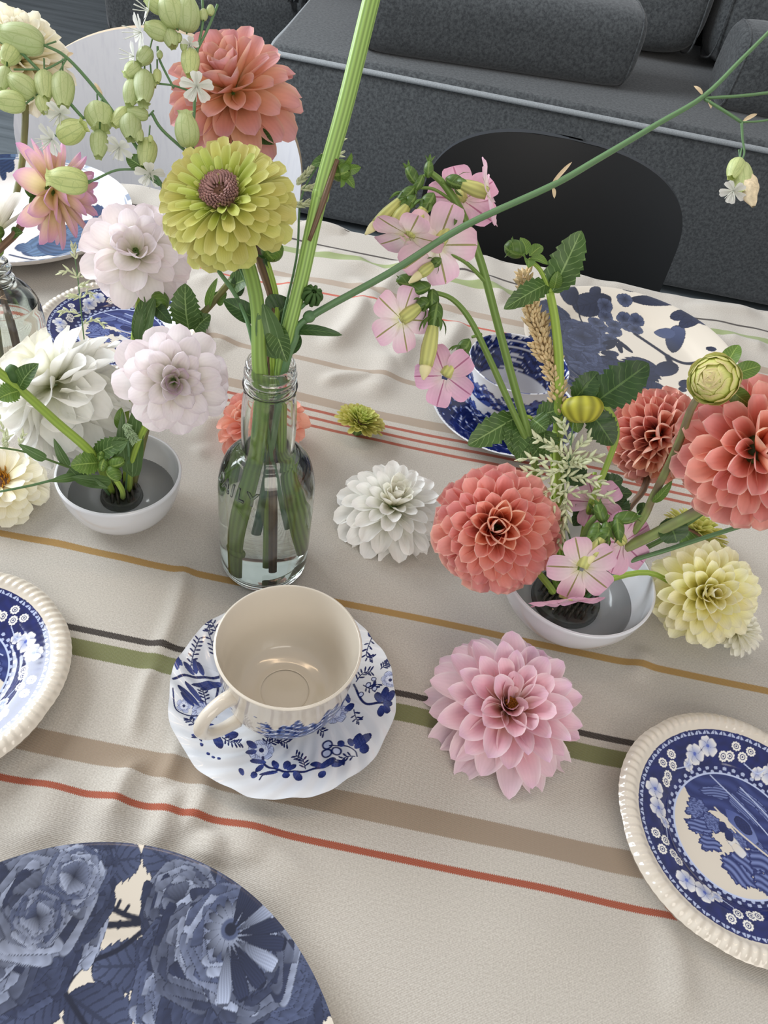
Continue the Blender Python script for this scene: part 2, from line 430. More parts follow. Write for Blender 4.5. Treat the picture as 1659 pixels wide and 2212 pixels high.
FOOT = []   # (x,y,r) footprints kept flat under the things
def cloth():
    xs = np.concatenate([np.linspace(TX0 - .004, -0.62, 30)[:-1], np.linspace(-0.62, 0.60, 420), np.linspace(0.60, TX1 + .004, 30)[1:]])
    ys = np.concatenate([np.linspace(TY0 - .004, 0.06, 30)[:-1], np.linspace(0.06, TY1 + .004, 300)])
    X, Y = np.meshgrid(xs, ys)
    Z = np.zeros_like(X)
    rng = np.random.default_rng(4)
    # broad soft creases of an unironed cloth: sum of ridged waves, stronger on the far half
    def ridge(x0, y0, x1, y1, w, h, bend=0.0):
        a = np.array([x0, y0]); b_ = np.array([x1, y1]); d = b_ - a; L = np.hypot(*d); d = d / L; n = np.array([-d[1], d[0]])
        u = ((X - a[0]) * d[0] + (Y - a[1]) * d[1]) / L; s = (X - a[0]) * n[0] + (Y - a[1]) * n[1] - bend * L * np.sin(np.pi * np.clip(u, 0, 1))
        f = np.exp(-(s / w) ** 2) * np.clip(np.minimum(u, 1 - u) * 4 + 0.15, 0, 1) * ((u > -0.04) & (u < 1.04))
        return h * f * 1.5
    def px(a, b, w, h, bend=0):
        A = T(*a); B = T(*b); return ridge(A.x, A.y, B.x, B.y, w, h, bend)
    for a, b, w, h, be in [((402, 1215), (335, 1430), .006, .0035, .04), ((335, 1430), (285, 1600), .005, .003, -.04), ((400, 1560), (350, 1700), .005, .0025, .03),
        ((455, 1640), (405, 1800), .007, .004, .05), ((300, 1640), (240, 1780), .007, .004, -.06), ((260, 1640), (200, 1900), .012, .003, .0), ((120, 1660), (60, 1850), .015, .003, .05),
        ((380, 1700), (330, 1850), .008, .0035, 0), ((470, 1800), (440, 1870), .01, .004, 0), ((560, 1740), (520, 1880), .014, .003, 0), ((640, 1840), (560, 1960), .02, .002, 0),
        ((1440, 1960), (1470, 2200), .010, .003, .03), ((1395, 1400), (1370, 1470), .008, .002, 0), ((1180, 1800), (1160, 2100), .04, .002, 0),
        ((790, 640), (705, 760), .012, .006, .05), ((770, 600), (830, 690), .012, .004, 0), ((880, 560), (820, 640), .012, .005, 0), ((740, 560), (900, 640), .008, .004, .1),
        ((690, 540), (800, 570), .008, .003, .1), ((840, 760), (800, 860), .014, .004, .06), ((900, 720), (860, 800), .012, .004, -.05), ((690, 830), (820, 815), .008, .003, .1),
        ((1000, 690), (960, 760), .012, .005, 0), ((1020, 600), (1090, 650), .012, .005, .1), ((960, 520), (1010, 600), .012, .004, 0), ((650, 480), (760, 505), .012, .004, .1),
        ((470, 900), (440, 960), .014, .003, 0), ((420, 985), (480, 960), .008, .003, 0), ((100, 1130), (330, 1180), .02, .002, 0), ((680, 1100), (740, 1220), .02, .0015, 0),
        ((1290, 610), (1500, 650), .012, .003, .05), ((1480, 660), (1640, 680), .012, .003, .0), ((1560, 730), (1650, 760), .012, .004, 0), ((430, 1090), (460, 1200), .012, .002, 0),
        ((640, 600), (600, 680), .012, .004, 0), ((420, 600), (520, 640), .012, .004, .1), ((410, 700), (500, 760), .014, .004, 0)]:
        Z = np.maximum(Z, px(a, b, w, h, be)) + 0.35 * np.minimum(Z, px(a, b, w, h, be))
    for k in range(60):
        fx = rng.normal(0, 16); fy = rng.normal(0, 10); ph = rng.uniform(0, 6.28)
        Z += 0.00022 * np.sin(fx * X + fy * Y + ph) * (0.6 + 1.6 * np.clip((Y - 0.45) / 0.3, 0, 1)) * 1.0
    for k in range(70):
        fx = rng.normal(0, 55); fy = rng.normal(0, 40); ph = rng.uniform(0, 6.28)
        Z += 0.00012 * np.sin(fx * X + fy * Y + ph) * (0.12 + 1.5 * np.clip((Y - 0.5) / 0.25, 0, 1))
    mask = np.ones_like(Z)
    for (fx, fy, r) in FOOT:
        dd = np.hypot(X - fx, Y - fy); mask = np.minimum(mask, np.clip((dd - r) / 0.03, 0, 1))
    mask = mask * mask * (3 - 2 * mask)
    Z = Z * mask - 0.0012 * (1 - mask) * 0
    Z = np.maximum(Z, -0.0022)
    ny, nx = X.shape
    V = np.stack([X, Y, Z + TZ], -1).reshape(-1, 3)
    UV = np.stack([X, Y], -1).reshape(-1, 2)
    q = (np.arange(ny - 1)[:, None] * nx + np.arange(nx - 1)[None]).reshape(-1)
    Fa = np.stack([q, q + 1, q + nx + 1, q + nx], -1).tolist()
    V = V.tolist(); UV = UV.tolist()
    # drop over all four edges
    def skirt(idx, nx_, ny_, depth):
        prev = list(idx); steps = 8
        for s in range(1, steps + 1):
            cur = []
            for k, i in enumerate(idx):
                p = V[i]; a = min(s, 3) / 3 * math.pi / 2
                out = 0.008 * math.sin(a); z = p[2] - 0.008 * (1 - math.cos(a)) - max(0, s - 3) * depth / 5
                wv = 0.012 * math.sin((p[0] + p[1]) * 27 + math.sin((p[0] - p[1]) * 11)) * max(0, s - 3) / 5
                cur.append(len(V)); V.append([p[0] + nx_ * (out + max(0, wv)), p[1] + ny_ * (out + max(0, wv)), z]); UV.append([UV[i][0] + nx_ * (TZ - z), UV[i][1] + ny_ * (TZ - z)])
            for k in range(len(idx) - 1): Fa.append((prev[k], prev[k + 1], cur[k + 1], cur[k]))
            prev = cur
    top = [(ny - 1) * nx + i for i in range(0, nx, 3)]; skirt(top, 0, 1, 0.22)
    skirt([i for i in range(0, nx, 3)], 0, -1, 0.22); skirt([j * nx for j in range(0, ny, 3)], -1, 0, 0.22); skirt([j * nx + nx - 1 for j in range(0, ny, 3)], 1, 0, 0.22)
    o = mk('tablecloth', V, Fa, cloth_mat(), None, UV)
    tag(o, 'off-white woven tablecloth with coloured stripes covering the table', 'tablecloth')
def cloth_mat():
    m, nt, b = newmat('striped_woven_cotton')
    uv = nd(nt, 'ShaderNodeUVMap'); sp = nd(nt, 'ShaderNodeSeparateXYZ'); nt.links.new(uv.outputs[0], sp.inputs[0])
    x, y = sp.outputs[0], sp.outputs[1]
    # thread structure, 0.75 mm
    tx = mth(nt, 'SINE', mth(nt, 'MULTIPLY', x, 6.2832 / 0.0011)); ty = mth(nt, 'SINE', mth(nt, 'MULTIPLY', mth(nt, 'ADD', y, mth(nt, 'MULTIPLY', x, 0.5)), 6.2832 / 0.0012))
    weave = mth(nt, 'MULTIPLY', tx, ty)
    jag = mth(nt, 'MULTIPLY', tx, 0.00035)
    yy = mth(nt, 'ADD', mth(nt, 'ADD', y, mth(nt, 'MULTIPLY', x, 0.0088)), jag)
    no = nd(nt, 'ShaderNodeTexNoise', i_Scale=900.0, i_Detail=2.0); nt.links.new(uv.outputs[0], no.inputs['Vector'])
    base = ramp(nt, no.outputs[0], [(0.3, lin('#b1aaa0')), (0.7, lin('#c7c1b7'))])
    col = base
    stripes = [(.1688, .1729, '#98401f'), (.1890, .2045, '#95836f'), (.2585, .2712, '#6d7142'), (.2765, .2812, '#1e1310'), (.3415, .3475, '#a37e3c'),
               (.5320, .5357, '#a04a34'), (.5428, .5465, '#a04a34'), (.5536, .5573, '#a04a34'), (.5640, .5760, '#a2917f'), (.6250, .6325, '#a2917f'),
               (.7545, .7580, '#b9533f'), (.7760, .7880, '#a89786'), (.8370, .8490, '#8c9a64'), (.8660, .8695, '#241a19')]
    for a, c_, h in stripes:
        a -= 0.0007; c_ -= 0.0007
        f = mth(nt, 'MULTIPLY', mth(nt, 'GREATER_THAN', yy, a), mth(nt, 'LESS_THAN', yy, c_))
        f = mth(nt, 'MULTIPLY', f, mth(nt, 'ADD', mth(nt, 'MULTIPLY', weave, 0.12), 0.89))
        col = mixc(nt, f, col, lin(h))
    k = mth(nt, 'ADD', mth(nt, 'MULTIPLY', weave, 0.10), 0.97)
    cc = nd(nt, 'ShaderNodeMix'); cc.data_type = 'RGBA'; cc.blend_type = 'MULTIPLY'; cc.inputs[0].default_value = 1.0
    nt.links.new(col, cc.inputs[6]); cmb = nd(nt, 'ShaderNodeCombineColor')
    for i in range(3): nt.links.new(k, cmb.inputs[i])
    nt.links.new(cmb.outputs[0], cc.inputs[7]); nt.links.new(cc.outputs[2], b.inputs['Base Color'])
    b.inputs['Roughness'].default_value = 0.9; b.inputs['Specular IOR Level'].default_value = 0.2; b.inputs['Sheen Weight'].default_value = 0.1
    bump(nt, mth(nt, 'ADD', weave, mth(nt, 'MULTIPLY', no.outputs[0], 0.8)), b, 0.35, 0.00025)
    return m
# ================= crockery =================
class Paint:
    """prints a transfer pattern on the vertices of a plate (flat print, colour only)"""
    def __init__(s, x, y, base):
        s.x = x; s.y = y; s.c = np.tile(np.array(base[:3], dtype=np.float32), (len(x), 1)); s.rng = np.random.default_rng(11)
    def _near(s, cx, cy, r):
        return np.nonzero((np.abs(s.x - cx) < r) & (np.abs(s.y - cy) < r))[0]
    def put(s, idx, col, a):
        a = np.clip(a, 0, 1)[:, None].astype(np.float32)
        s.c[idx] = s.c[idx] * (1 - a) + np.asarray(col, dtype=np.float32) * a
    def petal(s, cx, cy, ang, L, W, c0, c1, edge=None, shape=(0.8, 0.5), ser=0, veins=0, ew=0.16, hatch=0.0):
        """petal or leaf from base (cx,cy) along ang. c0 base colour, c1 tip colour"""
        i = s._near(cx, cy, L * 1.15)
        if not len(i): return
        dx = s.x[i] - cx; dy = s.y[i] - cy; ca, sa = math.cos(ang), math.sin(ang)
        t = (dx * ca + dy * sa) / L; q = -dx * sa + dy * ca
        tt = np.clip(t, 0, 1); a, b = shape; tm = a / (a + b)
        w = W / 2 * (tt ** a) * ((1 - tt) ** b) / (tm ** a * (1 - tm) ** b)
        if ser: w = w * (1 - 0.16 * ((tt * ser) % 1.0))
        k = (t > 0) & (t < 1) & (np.abs(q) < w)
        i = i[k]
        if not len(i): return
        t = t[k]; u = np.abs(q[k]) / np.maximum(w[k], 1e-6); qs = q[k] / np.maximum(w[k], 1e-6)
        col = np.array(c0[:3])[None] * (1 - t[:, None]) + np.array(c1[:3])[None] * t[:, None]
        if hatch:
            h = hatch * np.sin(qs * 16 + 3 * np.sin(t * 5)); col = col * (1 + h[:, None])
        if veins:
            ph = (t * veins - u * 1.6) % 1.0; v = ((ph < 0.22) | (u < 0.07)).astype(float) * 0.55
            col = col * (1 - v[:, None]) + np.array((edge or c0)[:3])[None] * v[:, None]
        if edge is not None:
            e = np.clip((u - (1 - ew)) / ew, 0, 1) + (t > 1 - ew * 0.35); e = np.clip(e, 0, 1)[:, None] * 0.85
            col = col * (1 - e) + np.array(edge[:3])[None] * e
        s.put(i, col, np.ones(len(i)))
    def stroke(s, pts, w, col):
        P = spline([Vector((a, b, 0)) for a, b in pts], max(4, (len(pts) - 1) * 6)); 
        for k in range(len(P) - 1):
            a, b = P[k], P[k + 1]; d = b - a; L = d.length
            if L < 1e-7: continue
            i = s._near((a.x + b.x) / 2, (a.y + b.y) / 2, L / 2 + w)
            t = np.clip(((s.x[i] - a.x) * d.x + (s.y[i] - a.y) * d.y) / (L * L), 0, 1)
            r = np.hypot(s.x[i] - a.x - t * d.x, s.y[i] - a.y - t * d.y)
            s.put(i, np.array(col[:3]), np.clip((w / 2 - r) / (w * 0.25) + 0.5, 0, 1))
    def disc(s, cx, cy, r, col, soft=0.15):
        i = s._near(cx, cy, r * 1.1); d = np.hypot(s.x[i] - cx, s.y[i] - cy)
        s.put(i, np.array(col[:3]), np.clip((r - d) / (r * soft) + 0.5, 0, 1))
    def blob(s, cx, cy, rx, ry, ang, c0, c1, rough=0.25, seed=0, stripes=0):
        """patch of foliage with a ragged edge"""
        R = max(rx, ry) * 1.5; i = s._near(cx, cy, R); ca, sa = math.cos(ang), math.sin(ang)
        dx = s.x[i] - cx; dy = s.y[i] - cy; a = (dx * ca + dy * sa) / rx; b = (-dx * sa + dy * ca) / ry
        th = np.arctan2(b, a); r = np.hypot(a, b); rg = np.random.default_rng(seed)
        lim = 1 + sum(rough * rg.uniform(.3, 1) / (1 + 0.12 * n) * np.sin(n * th + rg.uniform(0, 6)) for n in (3, 5, 8, 13, 21))
        k = r < lim; i = i[k]; a = a[k]; b = b[k]; r = r[k]; lim = lim[k]
        tex = 0.5 + 0.5 * np.sin(a * 9 + 4 * np.sin(b * 7 + seed)) * np.sin(b * 11 + 3 * np.sin(a * 6))
        if stripes: tex = 0.5 + 0.5 * np.sin(b * stripes + 2.0 * np.sin(a * 3 + seed))
        tex = np.where(r > lim * 0.86, 0, tex)
        col = np.array(c0[:3])[None] * (1 - tex[:, None]) + np.array(c1[:3])[None] * tex[:, None]
        s.put(i, col, np.ones(len(i)))
    def flower(s, cx, cy, R, n, c0, c1, edge, rot=0.0, heart=None, W=0.95, shape=(0.7, 0.35), hatch=0.0):
        for k in range(n):
            s.petal(cx, cy, rot + k * 2 * math.pi / n, R * s.rng.uniform(.9, 1.06), R * W, c0, c1, edge, shape, hatch=hatch)
        if heart is not None: s.disc(cx, cy, R * 0.16, heart)
    def rose(s, cx, cy, R, dark, mid, light, seed=0, squash=1.0):
        """full rose: scalloped rows of petals from the outside in"""
        rg = np.random.default_rng(seed); rows = 6
        for j in range(rows):
            f = 1 - j / rows * .88; n = max(3, int(3 + 5 * f)); o = rg.uniform(0, 6)
            for k in range(n):
                a = o + k * 2 * math.pi / n + rg.uniform(-.2, .2); L = R * (.40 + .18 * f) * rg.uniform(.85, 1.15); st = max(0.0, R * f - L)
                m_ = rg.uniform(0.0, 1.0) ** 1.5; c1 = [x * (1 - m_) + y_ * m_ for x, y_ in zip(mid, light)]
                s.petal(cx + st * math.cos(a), cy + st * math.sin(a), a, L, R * f * 2 * math.pi / n * rg.uniform(1.1, 1.5) + L * .2, dark, c1, dark, (1.0, .26), hatch=.10, ew=.07)
def plate_mesh(name, R, prof, N, base, painter, mat, parent, centre, bottom, mod=None, zmod=None):
    """disc with near-uniform vertex density. prof: [(r/R, height)], painter prints colours"""
    g1 = np.linspace(-1, 1, N + 1); A, B = np.meshgrid(g1, g1)
    big = np.abs(A) > np.abs(B)
    with np.errstate(divide='ignore', invalid='ignore'):
        r = np.where(big, A, B); th = np.where(big, np.pi / 4 * B / np.where(A == 0, 1, A), np.pi / 2 - np.pi / 4 * A / np.where(B == 0, 1, B))
    x = r * np.cos(th); y = r * np.sin(th); rr = np.hypot(x, y); an = np.arctan2(y, x)
    sc = np.ones_like(rr)
    if mod is not None: sc = 1 + (mod(an) - 1) * np.clip((rr - 0.5) / 0.5, 0, 1)
    P = curve2(prof, 8); pr = np.array([p[0] for p in P]); ph = np.array([p[1] for p in P])
    z = np.interp(rr, pr, ph)
    if zmod is not None: z = z + zmod(rr, an)
    X = (x * sc * R).ravel(); Y = (y * sc * R).ravel(); Z = z.ravel()
    pt = Paint(X, Y, base); pt.r = np.hypot(X, Y) / R; pt.a = np.arctan2(Y, X); painter(pt)
    q = (np.arange(N)[:, None] * (N + 1) + np.arange(N)[None]).reshape(-1)
    Fa = np.stack([q, q + 1, q + N + 2, q + N + 1], -1)
    V = np.stack([X, Y, Z], -1)
    # rim and underside
    S = 160; tha = np.arange(S) / S * 2 * np.pi; mm = mod(tha) if mod is not None else np.ones(S)
    zr = np.interp(1.0, pr, ph) + (zmod(np.ones(S), tha) if zmod is not None else 0)
    rings = []
    for k, (rf, dz) in enumerate(bottom):
        w = 1.0 if k == 0 else 0.0
        rad = rf * R * (1 + (mm - 1) * max(0.0, (rf - 0.5) / 0.5))
        zz = zr * np.ones(S) if dz is None else np.full(S, dz)
        rings.append(np.stack([rad * np.cos(tha), rad * np.sin(tha), zz], -1))
    UV = np.concatenate(rings); o = len(V); bf = []
    for k in range(len(bottom) - 1):
        a = o + k * S + np.arange(S); b = o + k * S + (np.arange(S) + 1) % S
        bf.append(np.stack([a, a + S, b + S, b], -1))
    Fa = np.concatenate([Fa] + bf); V = np.concatenate([V, UV])
    C = np.concatenate([pt.c, np.tile(np.array(base[:3], dtype=np.float32), (len(UV), 1))])
    me = bpy.data.meshes.new(name)
    me.vertices.add(len(V)); me.vertices.foreach_set('co', V.astype(np.float32).ravel())
    me.loops.add(Fa.size); me.loops.foreach_set('vertex_index', Fa.astype(np.int32).ravel())
    me.polygons.add(len(Fa)); me.polygons.foreach_set('loop_start', (np.arange(len(Fa)) * 4).astype(np.int32))
    me.polygons.foreach_set('use_smooth', np.ones(len(Fa), dtype=bool))
    me.update(calc_edges=True); me.validate()
    at = me.color_attributes.new('print', 'FLOAT_COLOR', 'POINT')
    at.data.foreach_set('color', np.concatenate([C, np.ones((len(C), 1), np.float32)], 1).ravel())
    o = link(name, me, parent, mat); o.location = centre
    return o
def glaze_mat(name, rough=0.12):
    m, nt, b = newmat(name)
    at = nd(nt, 'ShaderNodeAttribute', attribute_name='print'); nt.links.new(at.outputs['Color'], b.inputs['Base Color'])
    b.inputs['Roughness'].default_value = rough; b.inputs['Specular IOR Level'].default_value = 0.5; b.inputs['Coat Weight'].default_value = 0.3; b.inputs['Coat Roughness'].default_value = 0.05
    return m
GLAZE = glaze_mat('printed_glaze')
CREAM = lin('#d3cabb'); WHITE = lin('#dfe2e6')
NAVY = lin('#1b2a63'); COBALT = lin('#131c58'); MIDB = lin('#3a51a4'); PALEB = lin('#b9c4e2'); DEEP = lin('#101a4a')
SLATE = lin('#282f49'); SLATE_D = lin('#171c30'); SLATE_M = lin('#48516e'); SLATE_L = lin('#a2abc2')

# ---- small plates with pansies on a blue border (three alike) ----
def paint_pansy(p):
    r, a = p.r, p.a; rng = np.random.default_rng(3)
    cob = np.array(COBALT[:3]); deep = np.array(DEEP[:3]); wh = np.array(CREAM[:3])
    k = np.nonzero((r < 0.845) & (r > 0.50))[0]
    tex = 0.5 + 0.5 * np.sin(p.x[k] * 420 + 2 * np.sin(p.y[k] * 300)) * np.sin(p.y[k] * 380 + 2 * np.sin(p.x[k] * 350))
    p.put(k, cob[None] * (0.75 + 0.5 * tex[:, None]) , np.ones(len(k)))
    k = np.nonzero((r < 0.845) & (r > 0.785))[0]; f = np.abs(np.sin(a[k] * 34)); rr = (r[k] - 0.785) / 0.06
    p.put(k, np.array(PALEB[:3]), ((rr > 0.35) & (rr < 0.35 + 0.5 * f) & (np.sin(a[k] * 68) ** 2 > 0.12)) * 0.85)
    k = np.nonzero((r < 0.565) & (r > 0.50))[0]; rr = (r[k] - 0.50) / 0.065; f = np.sin(a[k] * 44) * np.sin(rr * 6.28)
    p.put(k, np.array(PALEB[:3]), (f > 0.25) * 0.8)
    k = np.nonzero((r < 0.512) & (r > 0.497))[0]; p.put(k, np.array(PALEB[:3]), np.ones(len(k)))
    R = np.max(np.hypot(p.x, p.y))
    W1 = lin('#e9e6de'); W2 = lin('#7f8ec0'); OUT = lin('#1a2564')
    for g in range(6):
        A = g * math.pi / 3 + 0.2
        for j, (da, rd) in enumerate(((-0.10, 0.70), (0.11, 0.655))):
            cx, cy = R * rd * math.cos(A + da), R * rd * math.sin(A + da)
            p.flower(cx, cy, R * 0.088, 5, W2, W1, OUT, A + j * 0.6, lin('#5565b0'), 0.92, (0.6, 0.35))
        b = A + 0.26; p.flower(R * .60 * math.cos(b), R * .60 * math.sin(b), R * 0.05, 5, W2, W1, OUT, b)
        p.stroke([(R * .66 * math.cos(A + .2), R * .66 * math.sin(A + .2)), (R * .6 * math.cos(b), R * .6 * math.sin(b)), (R * .62 * math.cos(b + .2), R * .62 * math.sin(b + .2))], R * .008, PALEB)
        for (da, rd) in ((0.42, .73), (0.50, .66), (0.59, .73), (0.66, .64), (-0.30, .63)):
            cx, cy = R * rd * math.cos(A + da), R * rd * math.sin(A + da)
            for n in range(10): p.disc(cx + R * .031 * math.cos(n * .628), cy + R * .031 * math.sin(n * .628), R * .010, W1)
            p.disc(cx, cy, R * .031, W1); p.disc(cx, cy, R * .023, OUT); p.disc(cx, cy, R * .016, W1); p.disc(cx, cy, R * .008, OUT)
    # landscape in the well
    def IN(x, y): return (x * R, y * R)
    B1 = lin('#1c2760'); B2 = lin('#3f4d8c'); B3 = lin('#6f7db0')
    k = np.nonzero((r < 0.497) & ((p.y / R) + 0.25 * (p.x / R) + 0.05 * np.sin(p.x / R * 14) > 0.02))[0]
    tex = 0.5 + 0.5 * np.sin(p.y[k] / R * 60 + 3 * np.sin(p.x[k] / R * 12)); p.put(k, np.array(B1[:3])[None] * (1 - tex[:, None] * .5) + np.array(B2[:3])[None] * tex[:, None] * .5, np.ones(len(k)))
    def inb(*q, **kk): p.blob(*q, **kk)
    for n, (bx, by, sx, sy, an, st) in enumerate([(-.02, .25, .20, .05, -.4, 18), (.2, .30, .16, .05, -.5, 16), (-.22, .26, .14, .06, .5, 16), (-.32, .02, .10, .10, .2, 0), (-.26, -.10, .12, .08, .5, 14), (-.18, -.02, .09, .07, -.3, 0),
        (-.17, -.2, .09, .07, .2, 12), (.12, -.18, .14, .10, -.4, 14), (.24, -.10, .12, .11, .1, 12), (.08, -.30, .15, .08, -.3, 10), (.30, -.26, .10, .10, .3, 12), (.36, .02, .09, .13, .2, 0), (.02, -.04, .10, .05, -.3, 0), (.14, .02, .14, .04, -.4, 20), (.05, .36, .14, .05, -.2, 14)]):
        inb(bx * R, by * R, sx * R, sy * R, an, B1, B3, 0.2, n + 3, st)
    p.petal(*IN(-.12, .16), -0.45, .34 * R, .16 * R, B2, B3, DEEP, (0.9, 0.9)); p.blob(.04 * R, .10 * R, .085 * R, .05 * R, -.45, DEEP, B1, .03, 2)
    p.stroke([IN(-.2, .12), IN(-.02, .04), IN(.2, -.02), IN(.4, -.06)], .014 * R, CREAM)
    p.stroke([IN(-.3, .38), IN(-.05, .28), IN(.2, .16), IN(.42, .02)], .010 * R, PALEB); p.stroke([IN(-.05, .42), IN(.2, .3), IN(.44, .14)], .010 * R, PALEB)
    for (x0, y0) in ((-.06, -.06), (.0, -.10)):
        p.petal(x0 * R, y0 * R, -0.4, .12 * R, .08 * R, CREAM, lin('#cfd2d8'), B1, (.25, .25)); p.petal((x0 - .03) * R, (y0 + .01) * R, 1.9, .09 * R, .07 * R, DEEP, B1, DEEP, (.25, .3))
GAD_PROF = [(0, .0042), (.3, .0042), (.52, .0046), (.60, .0075), (.68, .0112), (.80, .0135), (.85, .0148), (.90, .0170), (.955, .0165), (1.0, .0135)]
BOT = [(1.0, None), (.985, .010), (.80, .0085), (.60, .002), (.55, .0), (.50, .0), (.48, .0022), (0.00002, .0022)]
def gad_mod(a): return 1 + 0.018 * np.abs(np.cos(a * 3)) ** 0.7 - 0.010 + 0.0012 * np.cos(a * 84)
def gad_z(r, a): return 0.0004 * np.sin(84 * a + 16 * r) * np.clip((r - 0.86) / 0.04, 0, 1) * np.clip((1.005 - r) / 0.03, 0, 1)
PRAD = 0.0785
t = thing('side_plate', (.258, .224, TZ), 'blue and white side plate with ridged cream rim at the right edge', 'plate', 'blue pansy-bordered side plates')
pansy = plate_mesh('body', PRAD, GAD_PROF, 420, CREAM, paint_pansy, GLAZE, t, (0, 0, 0.0008), BOT, gad_mod, gad_z); pansy.rotation_euler.z = math.radians(-22)
FOOT.append((.258, .224, PRAD * .8))
for (x, y, rz, lab) in ((-.255, .224, 20, 'blue and white side plate with ridged cream rim, cut by the left edge in front'), (-.287, .610, 8, 'blue and white side plate with ridged rim behind the pale dahlias')):
    t2 = thing('side_plate', (x, y, TZ), lab, 'plate', 'blue pansy-bordered side plates')
    c = pansy.copy(); COL.objects.link(c); c.parent = t2; c.rotation_euler.z = math.radians(rz); FOOT.append((x, y, PRAD * .8))

# ---- large dinner plate with roses, lower left ----
PC = None
def solve_circle(p, q, r):
    m_ = (p + q) / 2; d = q - p; h = math.sqrt(max(0, r * r - (d.length / 2) ** 2)); n = Vector((d.y, -d.x, 0)).normalized()
    return m_ + n * h if (m_ + n * h).y < m_.y else m_ - n * h
ROSE_R = 0.132
_p, _q = T(300, 1826, .02), T(716, 2200, .02); _p.z = _q.z = 0
PC = solve_circle(_p, _q, ROSE_R)
def local(px, py, C, h=.010):
    p = T(px, py, h); return p.x - C.x, p.y - C.y
def paint_rose(p):
    L = lambda a, b: local(a, b, PC)
    def leaf(a, b, w, ser=9):
        A = L(*a); B = L(*b); d = math.hypot(B[0] - A[0], B[1] - A[1]); p.petal(A[0], A[1], math.atan2(B[1] - A[1], B[0] - A[0]), d, w, SLATE, SLATE_M, SLATE_D, (0.6, 0.5), ser, 7, 0.08)
    lines = lambda *pts, w=.0022: p.stroke([L(*q) for q in pts], w, SLATE_D)
    leaf((190, 1880), (310, 1868), .024); leaf((420, 1920), (318, 1840), .022); leaf((470, 1880), (350, 1830), .018); leaf((360, 2080), (195, 2085), .026); leaf((140, 2120), (-10, 2215), .034)
    leaf((145, 2145), (270, 2240), .032); leaf((650, 2220), (700, 2110), .026); leaf((160, 2085), (90, 2110), .018)
    lines((200, 2000), (310, 1995), (380, 1990), w=.003); lines((230, 1960), (290, 1985), (380, 2000), w=.0026); lines((310, 2010), (250, 2050), (180, 2080), (140, 2130), (150, 2160), (200, 2240), w=.0024)
    for a, b in (((230, 1995), (222, 2006)), ((260, 1992), (255, 2004)), ((255, 1965), (262, 1952)), ((270, 1975), (280, 1962))): lines(a, b, w=.0016)
    for n_, (a_, b_, r_) in enumerate(((60, 1905, .026), (10, 1990, .028), (130, 2010, .022), (60, 2070, .024), (-40, 2070, .028), (165, 1945, .020), (85, 1950, .028), (200, 1880, .014))):
        x, y = L(a_, b_); p.rose(x, y, r_, SLATE_D, SLATE, SLATE_M if n_ % 2 else SLATE_L, 40 + n_)
    x, y = L(165, 1905); p.rose(x, y, .015, SLATE_D, SLATE_M, SLATE_L, 7)
    x, y = L(85, 1985); p.rose(x, y, .013, SLATE_D, SLATE_M, SLATE_L, 17)
    for n_, (a_, b_, r_) in enumerate(((470, 1900, .022), (560, 1930, .024), (630, 2010, .022), (650, 2100, .022), (390, 1960, .020), (360, 2060, .016), (380, 2140, .022), (460, 2200, .028), (570, 2190, .028), (610, 2120, .020), (440, 2050, .026), (540, 2090, .024))):
        x, y = L(a_, b_); p.rose(x, y, r_, SLATE_D, SLATE if n_ % 3 else SLATE_M, SLATE_L if n_ in (4, 6, 10, 11) else SLATE_M, 60 + n_)
    x, y = L(495, 2030); p.rose(x, y, .024, SLATE_D, SLATE_M, SLATE_L, 1)
    for k in range(16):
        a = k * .3927; p.petal(x, y + .003, a, .014, .004, SLATE_L, SLATE_D, SLATE_D)
    p.disc(x, y + .003, .005, SLATE_M); p.disc(x, y + .003, .003, SLATE_D)
    for k in range(9):
        a = -1.4 + k * .35; p.petal(x + .004 * math.cos(a), y + .004 * math.sin(a), a, .026, .0075, SLATE_D, SLATE_L if k % 3 == 0 else SLATE, SLATE_D, (1.0, .3), hatch=.2)
    # the half of the plate outside the photograph keeps the same flowers
    for (ax, ay, r, s_) in ((-.05, -.06, .045, 21), (.05, -.085, .04, 22), (-.09, .0, .03, 23)): p.rose(ax, ay, r, SLATE_D, SLATE, SLATE_L, s_)
DIN_PROF = [(0, .005), (.4, .005), (.62, .0056), (.70, .0085), (.78, .0135), (.9, .0185), (.97, .0205), (1.0, .0208)]
BOT_D = [(1.0, None), (.985, .0185), (.80, .0105), (.66, .003), (.60, .0), (.56, .0), (.54, .0026), (0.00002, .0026)]
t = thing('dinner_plate', (PC.x, PC.y, TZ), 'large dinner plate with dark blue roses in the lower left corner', 'plate', 'large blue flowered plates')
plate_mesh('body', ROSE_R, DIN_PROF, 470, CREAM, paint_rose, GLAZE, t, (0, 0, .0008), BOT_D); FOOT.append((PC.x, PC.y, ROSE_R * .75))

